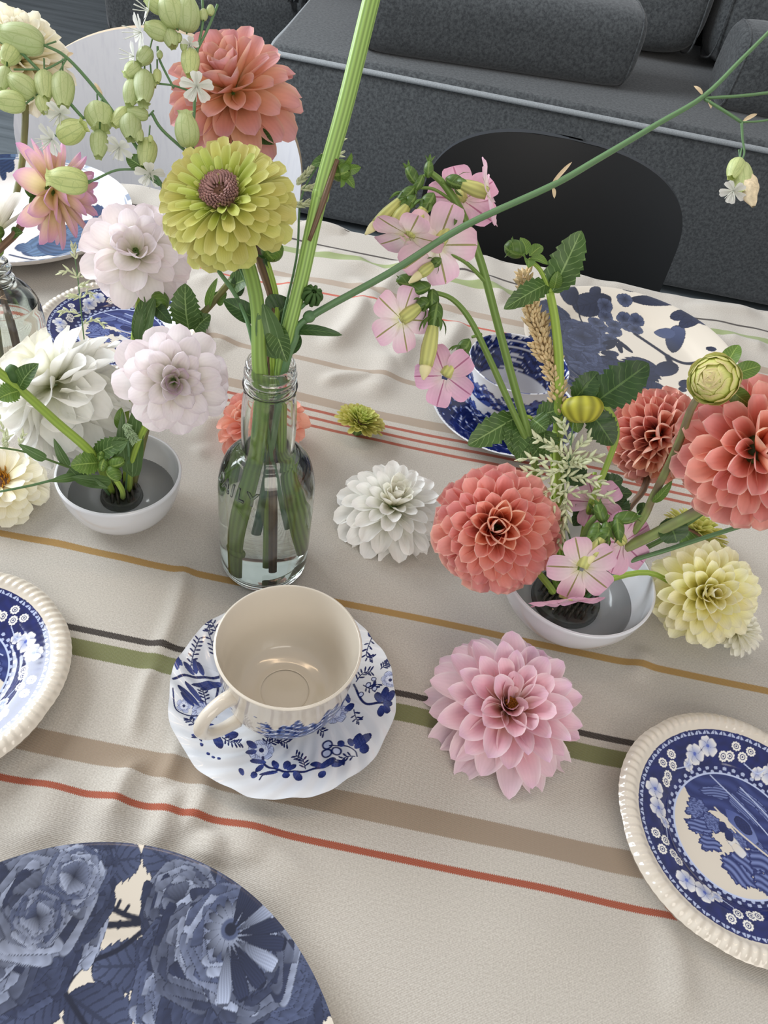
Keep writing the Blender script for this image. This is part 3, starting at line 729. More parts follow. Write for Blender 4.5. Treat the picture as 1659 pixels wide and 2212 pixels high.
# ---- flowered plate, far right ----
BC = Vector((.228, .742, 0))
def paint_bouquet(p):
    L = lambda a, b: local(a, b, BC)
    def leaf(a, b, w, c0=SLATE_D, c1=SLATE, ser=0, sh=(.6, .5), ve=6):
        A = L(*a); B = L(*b); d = math.hypot(B[0] - A[0], B[1] - A[1]); p.petal(A[0], A[1], math.atan2(B[1] - A[1], B[0] - A[0]), d, w, c0, c1, SLATE_D, sh, ser, ve, .1)
    S = lambda *pts, w=.003: p.stroke([L(*q) for q in pts], w, SLATE_D)
    leaf((1315, 655), (1235, 670), .03); leaf((1355, 660), (1455, 673), .018); leaf((1330, 640), (1365, 630), .03); leaf((1245, 650), (1200, 645), .04); leaf((1290, 650), (1270, 640), .02)
    leaf((1330, 765), (1310, 790), .03); leaf((1310, 795), (1320, 770), .05, ser=8); leaf((1370, 820), (1400, 770), .05, ser=8); leaf((1360, 810), (1310, 775), .045, ser=8); leaf((1380, 840), (1440, 830), .03); leaf((1420, 870), (1340, 850), .06)
    for n, (a, b, r) in enumerate([(1195, 700, .03), (1210, 740, .035), (1240, 770, .034), (1190, 770, .03), (1260, 720, .03), (1300, 800, .02), (1250, 810, .03), (1200, 820, .03)]): x, y = L(a, b); p.rose(x, y, r, SLATE_D, SLATE, SLATE_M, 30 + n)
    for n, (a, b) in enumerate([(1310, 680), (1330, 695), (1350, 685), (1300, 700), (1330, 710), (1360, 700), (1375, 690), (1320, 725), (1345, 660), (1305, 665), (1375, 705), (1290, 690)]): x, y = L(a, b); p.flower(x, y, .010, 6, SLATE_D, SLATE_M, SLATE_D, n)
    for n in range(10): x, y = L(1335 + 6 * math.cos(n), 728 + 4 * math.sin(n * 2)); p.petal(x, y, -1.6 + .9 * math.sin(n * 3), .022, .006, SLATE_D, SLATE_D)
    S((1375, 715), (1420, 745), (1450, 765), (1480, 778), (1510, 780), w=.005); S((1445, 762), (1455, 790), (1440, 800), w=.007)
    leaf((1455, 755), (1462, 712), .020, SLATE_D, SLATE_M, 0, (.6, .4), 0); leaf((1458, 722), (1415, 712), .016, SLATE_M, SLATE_M, 0, (.5, .6), 0); leaf((1462, 778), (1422, 803), .022, SLATE_D, SLATE, 0, (.5, .6), 0)
    leaf((1500, 695), (1443, 698), .018); leaf((1510, 700), (1465, 715), .018); leaf((1490, 690), (1470, 680), .016); leaf((1515, 705), (1490, 712), .015); x, y = L(1512, 714); p.disc(x, y, .007, SLATE)
    leaf((1560, 770), (1575, 790), .012); leaf((1520, 760), (1540, 770), .008); leaf((1490, 815), (1475, 830), .012); leaf((1470, 830), (1485, 840), .010)
    S((1240, 660), (1260, 690), w=.002); leaf((1300, 755), (1340, 758), .012); leaf((1310, 750), (1335, 768), .008)
t = thing('dinner_plate', (BC.x, BC.y, TZ), 'large white plate with navy flowers behind the patterned cup and coral dahlias', 'plate', 'large blue flowered plates')
plate_mesh('body', .119, DIN_PROF, 300, CREAM, paint_bouquet, GLAZE, t, (0, 0, .0008), BOT_D); FOOT.append((BC.x, BC.y, .09))

# ---- hand painted plate, far left ----
PCL = Vector((-.470, .775, 0)); PBL = lin('#22365c'); PBM = lin('#56708f')
def paint_brush(p):
    L = lambda a, b: local(a, b, PCL)
    def leaf(a, b, w, c0=PBL, c1=PBM, sh=(.6, .5)):
        A = L(*a); B = L(*b); d = math.hypot(B[0] - A[0], B[1] - A[1]); p.petal(A[0], A[1], math.atan2(B[1] - A[1], B[0] - A[0]), d, w, c0, c1, PBL, sh, 0, 0, .12, .25)
    leaf((240, 470), (50, 545), .05); leaf((230, 485), (140, 500), .03); leaf((80, 520), (190, 545), .04); leaf((30, 530), (68, 528), .02); leaf((215, 465), (245, 445), .014)
    for a, b in (((206, 470), (210, 440)), ((208, 460), (225, 443)), ((208, 470), (235, 450)), ((205, 465), (198, 440)), ((210, 420), (208, 400))): leaf(a, b, .011, PBL, PBL)
    p.stroke([L(205, 490), L(208, 460), L(210, 440)], .003, PBL); p.stroke([L(20, 545), L(75, 560)], .003, PBL)
    for a, b in (((0, 362), (40, 362)), ((0, 372), (35, 370)), ((0, 380), (15, 380)), ((0, 355), (20, 352)), ((50, 352), (85, 358)), ((30, 350), (45, 352))): leaf(a, b, .02, PBL, PBL)
    k = np.nonzero(p.r > .965)[0]; p.put(k, np.array(PBM[:3]), (np.sin(p.a[k] * 40 + 3 * np.sin(p.a[k] * 7)) > 0.1) * .8)
    k = np.nonzero((p.r > .94) & (p.r < .955))[0]; p.put(k, np.array(PBM[:3]), np.ones(len(k)) * .7)
t = thing('dinner_plate', (PCL.x, PCL.y, TZ), 'white plate with brushed blue leaves in the far left corner', 'plate', 'large blue flowered plates')
plate_mesh('body', .126, [(0, .006), (.5, .006), (.72, .0075), (.82, .0125), (.93, .021), (1, .025)], 260, lin('#dfd9d4'), paint_brush, GLAZE, t, (0, 0, .0008), [(1.0, None), (.985, .020), (.8, .008), (.66, .003), (.6, 0), (.56, 0), (.54, .003), (.00002, .003)]); FOOT.append((PCL.x, PCL.y, .09))

# ---- saucer in front with sprigs, swirled flutes ----
SC = Vector((-.041, .2545, 0)); SR = .0728
def paint_sprig(p):
    L = lambda a, b: local(a, b, SC, .011); INK = lin('#182258'); INM = lin('#44549a'); PAL = lin('#c9d2ec')
    S = lambda *pts, w=.0009: p.stroke([L(*q) for q in pts], w, INK)
    def leaf(a, b, w=.007, pale=False):
        A = L(*a); B = L(*b); d = math.hypot(B[0] - A[0], B[1] - A[1]); p.petal(A[0], A[1], math.atan2(B[1] - A[1], B[0] - A[0]), d, w * .52, INM if not pale else PAL, INK, INK, (.6, .55), 0, 5, .30)
    def sprig(pts, n=6, ln=.004):
        S(*pts, w=.0007); P = spline([Vector((*L(*q), 0)) for q in pts], n * 2)
        for i in range(1, len(P)):
            d = (P[i] - P[i - 1]).normalized(); a = math.atan2(d.y, d.x) + (1.0 if i % 2 else -1.0); p.petal(P[i].x, P[i].y, a, ln, .0012, INK, INK)
    def fl(a, b, R=.0085, n=7):
        x, y = L(a, b); p.flower(x, y, R * .78, n, INM, PAL, INK, .3, None, .8, (.7, .35), .3); p.flower(x, y, R * .45, n, lin('#e8ecf6'), PAL, INK, .7); p.disc(x, y, R * .15, INK)
    def berry(a, b, r=.0022):
        x, y = L(a, b); p.disc(x, y, r, INK); p.disc(x, y, r * .65, PAL)
    # left side branch
    S((376, 1478), (400, 1468), (440, 1465), (480, 1458), w=.0018); S((470, 1470), (470, 1490), (462, 1520), (466, 1545), w=.0015)
    sprig([(410, 1455), (420, 1420), (432, 1390)], 7); sprig([(455, 1380), (448, 1350), (440, 1335)], 6); sprig([(470, 1375), (455, 1355), (430, 1345)], 6); sprig([(465, 1420), (460, 1400), (448, 1370)], 5)
    leaf((420, 1462), (398, 1440)); leaf((425, 1460), (420, 1432)); leaf((440, 1462), (428, 1437)); leaf((395, 1450), (378, 1432)); leaf((385, 1460), (382, 1425)); leaf((480, 1470), (414, 1485), .008); leaf((485, 1470), (432, 1490), .007); leaf((490, 1480), (480, 1500)); leaf((500, 1495), (480, 1485), .006)
    fl(440, 1540, .0105); fl(398, 1532, .006, 5); leaf((430, 1525), (385, 1490), .008); leaf((420, 1530), (392, 1505), .007); leaf((440, 1520), (400, 1480), .006); sprig([(445, 1520), (442, 1505), (438, 1492)], 4)
    S((375, 1500), (380, 1540), (400, 1550), (430, 1548)); leaf((470, 1570), (440, 1565), .009); leaf((470, 1575), (455, 1598), .008); leaf((465, 1585), (478, 1618), .011); leaf((485, 1585), (515, 1580), .010); sprig([(475, 1585), (440, 1580), (415, 1565), (410, 1560)], 8); sprig([(480, 1590), (500, 1600), (518, 1600)], 6); sprig([(455, 1580), (435, 1590), (428, 1600)], 5)
    # lower branch
    fl(565, 1615, .0105); leaf((555, 1610), (533, 1595), .008); leaf((555, 1618), (530, 1622), .008); S((568, 1630), (572, 1650), (610, 1665), (650, 1668), (690, 1660), (740, 1648), w=.0016)
    leaf((575, 1645), (540, 1640), .008); leaf((570, 1650), (552, 1668), .006); leaf((600, 1660), (590, 1638), .008); leaf((615, 1660), (625, 1640), .009); leaf((620, 1662), (640, 1650), .008); leaf((635, 1668), (650, 1690), .010); leaf((615, 1668), (620, 1685), .009); leaf((600, 1668), (560, 1675), .006); leaf((690, 1660), (725, 1640), .010); leaf((700, 1655), (670, 1650), .008); leaf((700, 1668), (690, 1685), .009); leaf((715, 1660), (745, 1648), .008)
    sprig([(575, 1600), (580, 1580), (572, 1570)], 5); sprig([(580, 1600), (600, 1590), (620, 1598)], 7); sprig([(595, 1590), (600, 1570), (605, 1555)], 6); leaf((620, 1575), (632, 1590), .008); leaf((625, 1560), (628, 1545), .007); leaf((632, 1565), (655, 1568), .010); S((600, 1575), (620, 1575), (632, 1568))
    sprig([(660, 1660), (655, 1640), (640, 1625)], 6); S((560, 1690), (570, 1675), (600, 1665)); leaf((545, 1685), (552, 1668), .008); leaf((525, 1680), (518, 1662), .006)
    for (a, b) in ((415, 1592), (433, 1612), (447, 1630), (458, 1638), (470, 1640)): leaf((a, b), (a + 6, b + 6), .004)
    # right lower berries
    for (a, b) in ((708, 1605), (706, 1625), (727, 1622)): berry(a, b, .0035)
    S((712, 1608), (740, 1610), (765, 1625), (770, 1640)); leaf((742, 1612), (732, 1597), .008); leaf((760, 1615), (755, 1595), .008); leaf((765, 1620), (800, 1590), .012); leaf((775, 1625), (795, 1625), .014); sprig([(765, 1640), (745, 1640), (735, 1650)], 5); leaf((765, 1610), (778, 1588), .010)
    # right branch
    fl(722, 1530, .0115); leaf((745, 1530), (765, 1518), .009); leaf((755, 1515), (748, 1490), .007); S((765, 1475), (775, 1500), (790, 1520), (815, 1525), (830, 1528), w=.0015)
    leaf((820, 1525), (812, 1500), .010); leaf((825, 1525), (832, 1495), .010); leaf((828, 1528), (848, 1505), .010); leaf((825, 1530), (845, 1530), .010); leaf((822, 1532), (820, 1555), .009); leaf((828, 1532), (836, 1552), .009)
    fl(840, 1480, .008); sprig([(770, 1470), (785, 1455), (800, 1455)], 6); sprig([(785, 1480), (800, 1490), (812, 1485)], 5); sprig([(830, 1450), (840, 1440), (845, 1425)], 5); sprig([(820, 1455), (835, 1445)], 4); sprig([(690, 1540), (685, 1560), (700, 1575)], 7); sprig([(765, 1530), (770, 1550), (775, 1555)], 4); sprig([(690, 1545), (675, 1540)], 4)
    for (a, b) in ((806, 1473), (795, 1482), (808, 1492), (780, 1500)): berry(a, b, .0018)
    # far right, behind the cup
    for c in range(5): leaf((800, 1370), (785 + c * 8, 1345 + abs(c - 2) * 10), .006)
    for c in range(5): leaf((805, 1372), (795 + c * 9, 1400 - abs(c - 2) * 6), .010)
    sprig([(800, 1390), (790, 1420), (802, 1430)], 6); sprig([(785, 1350), (790, 1340)], 3); sprig([(500, 1330), (480, 1320)], 3)
FL = 26
t = thing('saucer', (SC.x, SC.y, TZ), 'white fluted saucer with blue flower sprigs under the empty front cup', 'saucer', 'saucers under the cups')
plate_mesh('body', SR, [(0, .0035), (.28, .0035), (.34, .0052), (.42, .0052), (.6, .0075), (.8, .0125), (.93, .0165), (1, .0178)], 480, WHITE, paint_sprig, GLAZE, t, (0, 0, .0008), [(1.0, None), (.98, .0155), (.75, .008), (.52, .002), (.48, 0), (.44, 0), (.42, .0018), (.00002, .0018)],
    lambda a: 1 + 0.010 * np.cos(a * 12) * 1.0, lambda r, a: 0.0007 * np.sin(FL * (a + 1.1 * r)) * np.clip((r - .40) / .2, 0, 1) * np.where(np.abs(np.angle(np.exp(1j * (a + 0.9)))) < 2.4, 1, .4))
FOOT.append((SC.x, SC.y, .055))

# ---- saucer of the patterned cup ----
S2 = Vector((.095, .600, 0))
def paint_dark(p):
    r, a = p.r, p.a; k = np.nonzero((r < .97))[0]
    tex = np.sin(a[k] * 9 + 4 * np.sin(r[k] * 16)) * np.sin(r[k] * 26 + 3 * np.sin(a[k] * 6)) + .4 * np.sin(a[k] * 31) * np.sin(r[k] * 60)
    p.put(k, np.array(lin('#121b48')[:3]), np.ones(len(k)))
    p.put(k, np.array(lin('#cfd6ea')[:3]), (tex > .85) * .8); p.put(k, np.array(lin('#3c4c8c')[:3]), ((tex > .5) & (tex < .85)) * .8)
    k = np.nonzero(r > .80)[0]; p.put(k, np.array(lin('#151f55')[:3]), (np.sin(a[k] * 24) * np.sin((r[k] - .8) * 40) < .5) * (r[k] < .97))
t = thing('saucer', (S2.x, S2.y, TZ), 'dark blue patterned saucer under the landscape-printed cup', 'saucer', 'saucers under the cups')
plate_mesh('body', .0725, [(0, .0035), (.28, .0035), (.34, .005), (.42, .005), (.6, .0075), (.8, .0125), (.93, .0155), (1, .0165)], 200, WHITE, paint_dark, GLAZE, t, (0, 0, .0008), [(1.0, None), (.98, .0145), (.75, .008), (.52, .002), (.48, 0), (.44, 0), (.42, .0018), (.00002, .0018)])
FOOT.append((S2.x, S2.y, .055))

# ---- cups ----
def cup(label, C, z0, outer, inner, base, paint_out, paint_in, handle_pts, hr, group):
    t = thing('teacup', (C.x, C.y, TZ + z0), label, 'cup', group)
    Po = curve2(outer, 12); Pi = curve2(inner, 8); P = Po + Pi; S = 260
    v, f, uv = lathe(P, S, (C.x, C.y, TZ + z0)); o = mk('bowl', v, f, GLAZE, t, uv)
    n = len(v); th = np.tile(np.arange(S) / S * 2 * np.pi, len(P)); h = np.repeat([q[1] for q in P], S); io = np.repeat([0] * len(Po) + [1] * len(Pi), S)
    colr = np.tile(np.array(base[:3], dtype=np.float32), (n, 1))
    paint_out(colr, th, h, io == 0); paint_in(colr, th, h, io == 1)
    at = o.data.color_attributes.new('print', 'FLOAT_COLOR', 'POINT'); at.data.foreach_set('color', np.concatenate([colr, np.ones((n, 1), np.float32)], 1).astype(np.float32).ravel())
    if handle_pts:
        hv, hf, hu = tube([Vector(p) for p in handle_pts], hr, 14, 40); ho = mk('handle', hv, hf, plain('glazed_white', '#d3cabb', .12, .5, 0, 1, 0, .3), t, hu)
    return t
nn = lambda *a: None
def land(colr, th, h, sel, a0, a1, h0, h1, dark, mid, seed=0, fs=1.0, cut=.38):
    # lathe angle: 0 points to +Y, turning to -X
    k = np.nonzero(sel & (h > h0) & (h < h1))[0]; A = th[k]; d = np.angle(np.exp(1j * (A - (a0 + a1) / 2))); half = (a1 - a0) / 2
    edge = half * (1 + .06 * np.sin(h[k] * 900 + seed) + .05 * np.sin(h[k] * 2100))
    top = h0 + (h1 - h0) * (.80 + .12 * np.sin(A * 11 + seed) + .07 * np.sin(A * 29))
    m_ = (np.abs(d) < edge) & (h[k] < top)
    tex = np.sin(h[k] * 1300 * fs + 3 * np.sin(A * 9) + seed) * .5 + .35 * np.sin(A * 46 * fs + 4 * np.sin(h[k] * 500 * fs)) + .3 * np.sin(A * 90 * fs) * np.sin(h[k] * 2600 * fs)
    c = np.where(tex[:, None] > cut, np.array(lin('#d6dbe8')[:3])[None], np.where(tex[:, None] > -.15, np.array(mid[:3])[None], np.array(dark[:3])[None]))
    kk = k[m_]; colr[kk] = c[m_]
CC = Vector((-.041, .2575, 0))
land1 = lambda c, th, h, s: (land(c, th, h, s, math.radians(172), math.radians(300), .006, .047, lin('#1a2858'), lin('#3f558f'), 1, .8, .55), land(c, th, h, s, math.radians(60), math.radians(138), .006, .047, lin('#1a2858'), lin('#3f558f'), 2, .8, .55))
hb = T(500, 1500, .045); hd = (T(480, 1560, .03) - Vector((CC.x, CC.y, 0))); hd.z = 0; hd.normalize()
def hp(r, h): return (CC.x + hd.x * r, CC.y + hd.y * r, TZ + h)
cup('empty white teacup with blue landscape print and plain cream inside', CC, .0045,
    [(0.00002, .002), (.022, .002), (.0225, 0), (.0255, .0), (.026, .003), (.034, .008), (.0395, .018), (.0415, .032), (.0428, .048), (.0445, .0605), (.0448, .0622)],
    [(.0440, .0630), (.0428, .0618), (.0408, .047), (.0392, .032), (.037, .019), (.031, .010), (.022, .0070), (.016, .0066), (.0155, .0058), (.00002, .0058)],
    CREAM, land1, nn, [hp(.0405, .051), hp(.050, .0535), hp(.0605, .050), hp(.0650, .040), hp(.0600, .029), hp(.050, .0215), hp(.0385, .018)], [.0052, .0046, .0042, .0044, .0042, .004, .0045], 'teacups')
C2 = S2
def in2(c, th, h, s): land(c, th, h, s, 0, 6.29, .026, .075, lin('#121a44'), lin('#2c3a74'), 4, .55, .75)
def out2(c, th, h, s):
    land(c, th, h, s, 0, 6.29, .004, .030, lin('#16225a'), lin('#3d5096'), 3, .5, .62); land(c, th, h, s, 0, 6.29, .034, .056, lin('#16225a'), lin('#3d5096'), 6, .5, .62)
cup('tall teacup printed with blue landscape inside and out', C2, .0045,
    [(0.00002, .002), (.024, .002), (.0245, 0), (.0275, .0), (.028, .003), (.034, .008), (.0395, .020), (.0425, .036), (.0445, .052), (.0462, .0605), (.0465, .062)],
    [(.0457, .0628), (.0446, .0612), (.0425, .05), (.0405, .036), (.0375, .022), (.031, .011), (.022, .0075), (.00002, .0065)],
    lin('#d9dbe0'), out2, in2, None, 0, 'teacups')

# ---- bowls, flower frogs, water ----
PORC = plain('white_porcelain', '#d9dadd', .15, .5, 0, 1, 0, .3)
def water_mat(name, col=(0.96, 0.98, 0.97, 1)):
    m, nt, b = newmat(name); b.inputs['Transmission Weight'].default_value = 1; b.inputs['IOR'].default_value = 1.33; b.inputs['Roughness'].default_value = 0.0; b.inputs['Base Color'].default_value = col
    return m
WATER = water_mat('clear_water')
def bowl(label, C, R, H, rf, wl, group, tilt=None):
    o_ = curve2([(0.00002, .0022), (rf - .003, .0022), (rf - .002, 0), (rf, 0), (rf + .001, .003), (rf + (R - rf) * .55, H * .25), (rf + (R - rf) * .88, H * .62), (R, H * .985)], 6)
    i_ = curve2([(R - .0012, H), (R - .0024, H * .97), (rf + (R - rf) * .80, H * .62), (rf + (R - rf) * .45, H * .29), (rf - .004, .0075), (.00002, .0065)], 6)
    v, f, uv = lathe(o_ + i_, 96, (C.x, C.y, TZ + .0006)); o = mk('bowl', v, f, PORC, None, uv, loc=(C.x, C.y, TZ)); tag(o, label, 'bowl', group)
    ir = [p for p in i_ if p[1] < wl][::-1]; 
    prof = [(0.00002, ir[0][1] + .0001)] + [(a + .0001, b) for a, b in ir[1:]]
    k = [p for p in i_ if p[1] >= wl][-1]; q = ir[-1]; u = (wl - q[1]) / (k[1] - q[1]); rw = q[0] + (k[0] - q[0]) * u
    prof += [(rw, wl), (0.00002, wl)]
    v, f, uv = lathe(prof, 80, (C.x, C.y, TZ + .0006)); w = mk('water', v, f, WATER, None, uv, loc=(C.x, C.y, TZ)); tag(w, 'still water in the ' + group, 'water')
    FOOT.append((C.x, C.y, rf + .004)); return o
LEAD = plain('dark_lead', '#6a6c68', .5, .5, .15, 200, .3); BRASS = plain('blackened_pins', '#5a554c', .4, .5, 0, 1, .4)
def kenzan(label, P, R, hb_, hp_, group):
    t = thing('flower_frog', P, label, 'flower frog', group)
    v, f, uv = lathe(curve2([(.00002, 0), (R * .96, 0), (R, .001), (R, hb_ - .001), (R * .95, hb_), (.00002, hb_)], 3), 40, P); mk('base', v, f, LEAD, t, uv)
    g = Geo(); s = .0042; n = int(R / s) + 1
    for i in range(-n, n + 1):
        for j in range(-n, n + 1):
            x = (i + (j % 2) * .5) * s; y = j * s * .87
            if math.hypot(x, y) < R * .9:
                v, f, uv = lathe([(.0011, 0), (.0010, hp_ * .8), (.0001, hp_)], 6, (P[0] + x, P[1] + y, P[2] + hb_ * .95)); g.add(v, f, uv)
    g.build('pins', BRASS, t); return t
BLc = Vector((-.2005, .392, 0)); BRc = Vector((.150, .3815, 0))
bowl('small round white bowl of water left of the bottle', BLc, .0455, .043, .024, .021, 'left bowl')
bowl('wide white bowl of water under the coral dahlias', BRc, .0575, .044, .030, .0195, 'right bowl')
KL = T(262, 1062, .017); KL.z = TZ + .0074
KR = T(1222, 1292, .014); KR.z = TZ + .0076
kenzan('round pin flower frog standing in the left bowl', KL, .0135, .006, .013, 'flower frogs in the bowls')
kenzan('round pin flower frog standing in the right bowl', KR, .0245, .007, .011, 'flower frogs in the bowls')

# ---- glass bottles ----
def glass_mat(name, col):
    m, nt, b = newmat(name); b.inputs['Transmission Weight'].default_value = 1; b.inputs['IOR'].default_value = 1.48; b.inputs['Roughness'].default_value = 0.0; b.inputs['Base Color'].default_value = col
    return m
GLASS = glass_mat('clear_bottle_glass', (.93, .965, .94, 1))
LETTER = glass_mat('raised_glass_letter', (.9, .95, .92, 1)); LETTER.node_tree.nodes['Principled BSDF'].inputs['Roughness'].default_value = .18
def bottle(label, C, prof_o, thick, wl, wlabel, text=None):
    t = thing('glass_bottle', (C.x, C.y, TZ), label, 'bottle', 'glass bottles')
    po = prof_o; H = po[-1][1]
    pi = [(max(r - thick, .001), h) for r, h in po if h > .006]
    pi = [p for p in pi if p[0] > .001]; pi = [(0.00002, .0065), (pi[0][0] * .8, .0065)] + pi
    prof = [(0.00002, .0015), (po[0][0] * .7, .0012)] + po + [(po[-1][0] - thick * .5, H + .0006)] + pi[::-1]
    v, f, uv = lathe(prof, 96, (C.x, C.y, TZ + .0005)); mk('body', v, f, GLASS, t, uv)
    wp = [(r + .00008, h) for r, h in pi if h < wl]; last = wp[-1]; wp = [(0.00002, .0064)] + wp[1:] + [(last[0], wl), (0.00002, wl)]
    v, f, uv = lathe(wp, 96, (C.x, C.y, TZ + .0005)); w = mk('water', v, f, WATER, None, uv, loc=(C.x, C.y, TZ)); tag(w, wlabel, 'water')
    if text:
        for ch, az, hh, sz in text:
            cu = bpy.data.curves.new('letter', 'FONT'); cu.body = ch; cu.size = sz; cu.extrude = .0005; cu.bevel_depth = .00025; cu.align_x = 'CENTER'; cu.align_y = 'CENTER'; cu.offset = 0.0
            tmp = bpy.data.objects.new('tmp', cu); COL.objects.link(tmp); bpy.context.view_layer.update()
            me = bpy.data.meshes.new_from_object(tmp.evaluated_get(bpy.context.evaluated_depsgraph_get())); bpy.data.objects.remove(tmp)
            for vv in me.vertices:
                x, y, z = vv.co; h = hh + y
                R_ = np.interp(h, [p[1] for p in po], [p[0] for p in po]) + z + .0003
                a = az + x / R_
                vv.co = Vector((R_ * math.sin(a), -R_ * math.cos(a), h))
            me.materials.clear(); o = link('letter', me, t, LETTER)
            o['label'] = 'raised glass letter ' + ch
    FOOT.append((C.x, C.y, po[2][0])); return t
BB = Vector((-.083, .369, 0))
def ringed(h0, r, n, dh, amp):
    o = []
    for i in range(n):
        for k in range(6): o.append((r + amp * (.5 - .5 * math.cos(k / 6 * 2 * math.pi)), h0 + (i + k / 6) * dh))
    return o
prof_c = curve2([(.0285, .0005), (.0312, .003), (.0325, .010), (.0330, .035), (.0333, .075), (.0326, .090), (.0290, .104), (.0225, .1125), (.0182, .1165), (.0172, .121), (.0176, .135), (.0172, .152), (.0160, .164), (.0152, .167)], 5)
prof_c += [(.0166, .1685), (.0168, .171), (.0155, .1725)] + ringed(.1728, .0149, 2, .0042, .0011) + [(.0150, .1815), (.0152, .1835), (.0150, .1850), (.0146, .1860)]
bottle('clear glass bottle with raised lettering on its shoulder behind the front cup', BB, prof_c, .0021, .1130, 'water filling the central glass bottle',
       [(c, math.radians(a), h, .0125) for c, a, h in (('D', -60, .0985), ('A', -45, .0985), ('I', -32, .0985), ('L', -20, .0985), ('Y', -4, .0985))])
BL = Vector((-.340, .512, 0))
prof_l = curve2([(.0255, .0005), (.028, .003), (.0295, .010), (.030, .030), (.030, .070), (.0285, .084), (.022, .0965), (.0155, .101), (.0132, .104)], 5) + [(.0148, .1050), (.0148, .1068), (.0130, .108), (.0128, .113), (.0142, .1140), (.0142, .1165), (.0128, .1175), (.0126, .1205), (.0120, .1215)]
bottle('short clear glass bottle at the left edge holding dahlia stems', BL, prof_l, .0019, .085, 'water in the short left bottle')
# ================= flowers =================
random.seed(7)
RND = random.Random(21)
# ---- petals ----
def petal_mesh(name, a=0.7, b=0.45, A0=1.2, A1=0.5, bend=0.0, tipcurl=0.0, wave=0.0, fold=0.0, base=0.18, nu=6, nv=9, seed=0, tipn=0.0):
    """one petal along +Y, length 1, widest = 1, hollow side up (+Z)"""
    rg = random.Random(seed); tm = a / (a + b); mx = (tm ** a) * ((1 - tm) ** b)
    V = []; UV = []; Fa = []; ph = rg.uniform(0, 6)
    for j in range(nv + 1):
        k = j / nv; v = 1 - (1 - k) ** 1.35
        f = (v ** a) * (max(1 - v, 0) ** b) / mx
        w = 0.5 * max(f, base * (1 - v) ** 0.5 if v < 0.6 else 0)
        A = A0 + (A1 - A0) * v
        zc = bend * v * v + tipcurl * max(0, v - 0.65) ** 2 * 8
        yk = v
        for i in range(nu + 1):
            s = i / nu * 2 - 1
            if A > 0.05: r = w / math.sin(min(A, 1.45)) if A < 1.45 else w; x = r * math.sin(s * A) if A < 1.57 else r * math.sin(s * A); z = r * (1 - math.cos(s * A))
            else: x = s * w; z = 0
            z += zc + wave * w * math.sin(ph + v * 7 + s * 2.5) * abs(s) - fold * w * (1 - abs(s)) * 0.6
            y = yk - tipn * (1 - abs(s)) * 0 + 0.0
            V.append((x, y, z)); UV.append(((s + 1) / 2, v))
    for j in range(nv):
        for i in range(nu):
            p = j * (nu + 1) + i; Fa.append((p, p + 1, p + nu + 2, p + nu + 1))
    me = bpy.data.meshes.new(name); me.from_pydata(V, [], Fa); me.polygons.foreach_set('use_smooth', [True] * len(Fa))
    ul = me.uv_layers.new(name='UVMap'); li = np.empty(len(me.loops), dtype=np.int32); me.loops.foreach_get('vertex_index', li)
    ul.data.foreach_set('uv', np.asarray(UV, dtype=np.float32)[li].ravel()); me.update()
    return me
def petal_set(name, mat, variants=3, **k):
    out = []
    for i in range(variants):
        kk = dict(k); rg = random.Random(i * 7 + len(name))
        for q in ('A0', 'A1', 'bend', 'a', 'b'):
            if q in kk: kk[q] = kk[q] * rg.uniform(.88, 1.12)
        me = petal_mesh(name, seed=i, **kk); me.materials.append(mat); out.append(me)
    return out
def put_petal(me, root, base, d, n, L, W, roll=0.0, name='petal'):
    d = d.normalized(); n = (n - d * n.dot(d)).normalized(); x = d.cross(n)
    if roll: q = Matrix.Rotation(roll, 3, d); n = q @ n; x = q @ x
    M = Matrix(((x.x * W, d.x * L, n.x * L), (x.y * W, d.y * L, n.y * L), (x.z * W, d.z * L, n.z * L))).to_4x4()
    # depth of the hollow follows the width
    for r in range(3): M[r][2] = (n[r]) * W
    M.translation = base - root_loc(root)
    o = bpy.data.objects.new(name, me); COL.objects.link(o); o.parent = root; o.matrix_basis = M
    return o
def bloom(root, C, axis, R, n, sets, phi=(8, 105), p=0.8, L=(0.5, 1.0), q=1.0, W=(0.30, 0.42), hub=0.10, lift=0.0, jit=0.09, droop=0.0, start=0.0, flat=0.0):
    """whorls of single petals round a centre; sets = [(t_limit, petal_set)]"""
    a, e1, e2 = frame(axis, UI); rg = random.Random(int(abs(C.x * 1e5) + abs(C.z * 1e4)))
    for i in range(n):
        t = start + (1 - start) * (i + 0.5) / n
        ph = math.radians(phi[0] + (phi[1] - phi[0]) * t ** p) + rg.uniform(-jit, jit); az = i * 2.399963 + rg.uniform(-jit, jit)
        rad = e1 * math.cos(az) + e2 * math.sin(az)
        d = a * math.cos(ph) + rad * math.sin(ph)
        nn_ = a * math.sin(ph) - rad * math.cos(ph)
        for lim, st in sets:
            if t <= lim: break
        ll = R * (L[0] + (L[1] - L[0]) * t ** q) * rg.uniform(.93, 1.06)
        ww = R * (W[0] + (W[1] - W[0]) * t) * rg.uniform(.9, 1.1)
        base = C + rad * (R * hub * math.sin(ph)) + a * (R * (lift * (1 - t) - flat * t))
        put_petal(st[i % len(st)], root, base, d, nn_, ll, ww, rg.uniform(-.18, .18))
def hub_part(root, C, axis, r, mat, name='flower_head', k=1.0):
    a = Vector(axis).normalized(); v, f, uv = lathe(curve2([(0.0005, -r * k), (r * .7, -r * .7 * k), (r, 0), (r * .7, r * .7 * k), (.0005, r * k)], 3), 14, C, a); return mk(name, v, f, mat, root, uv)
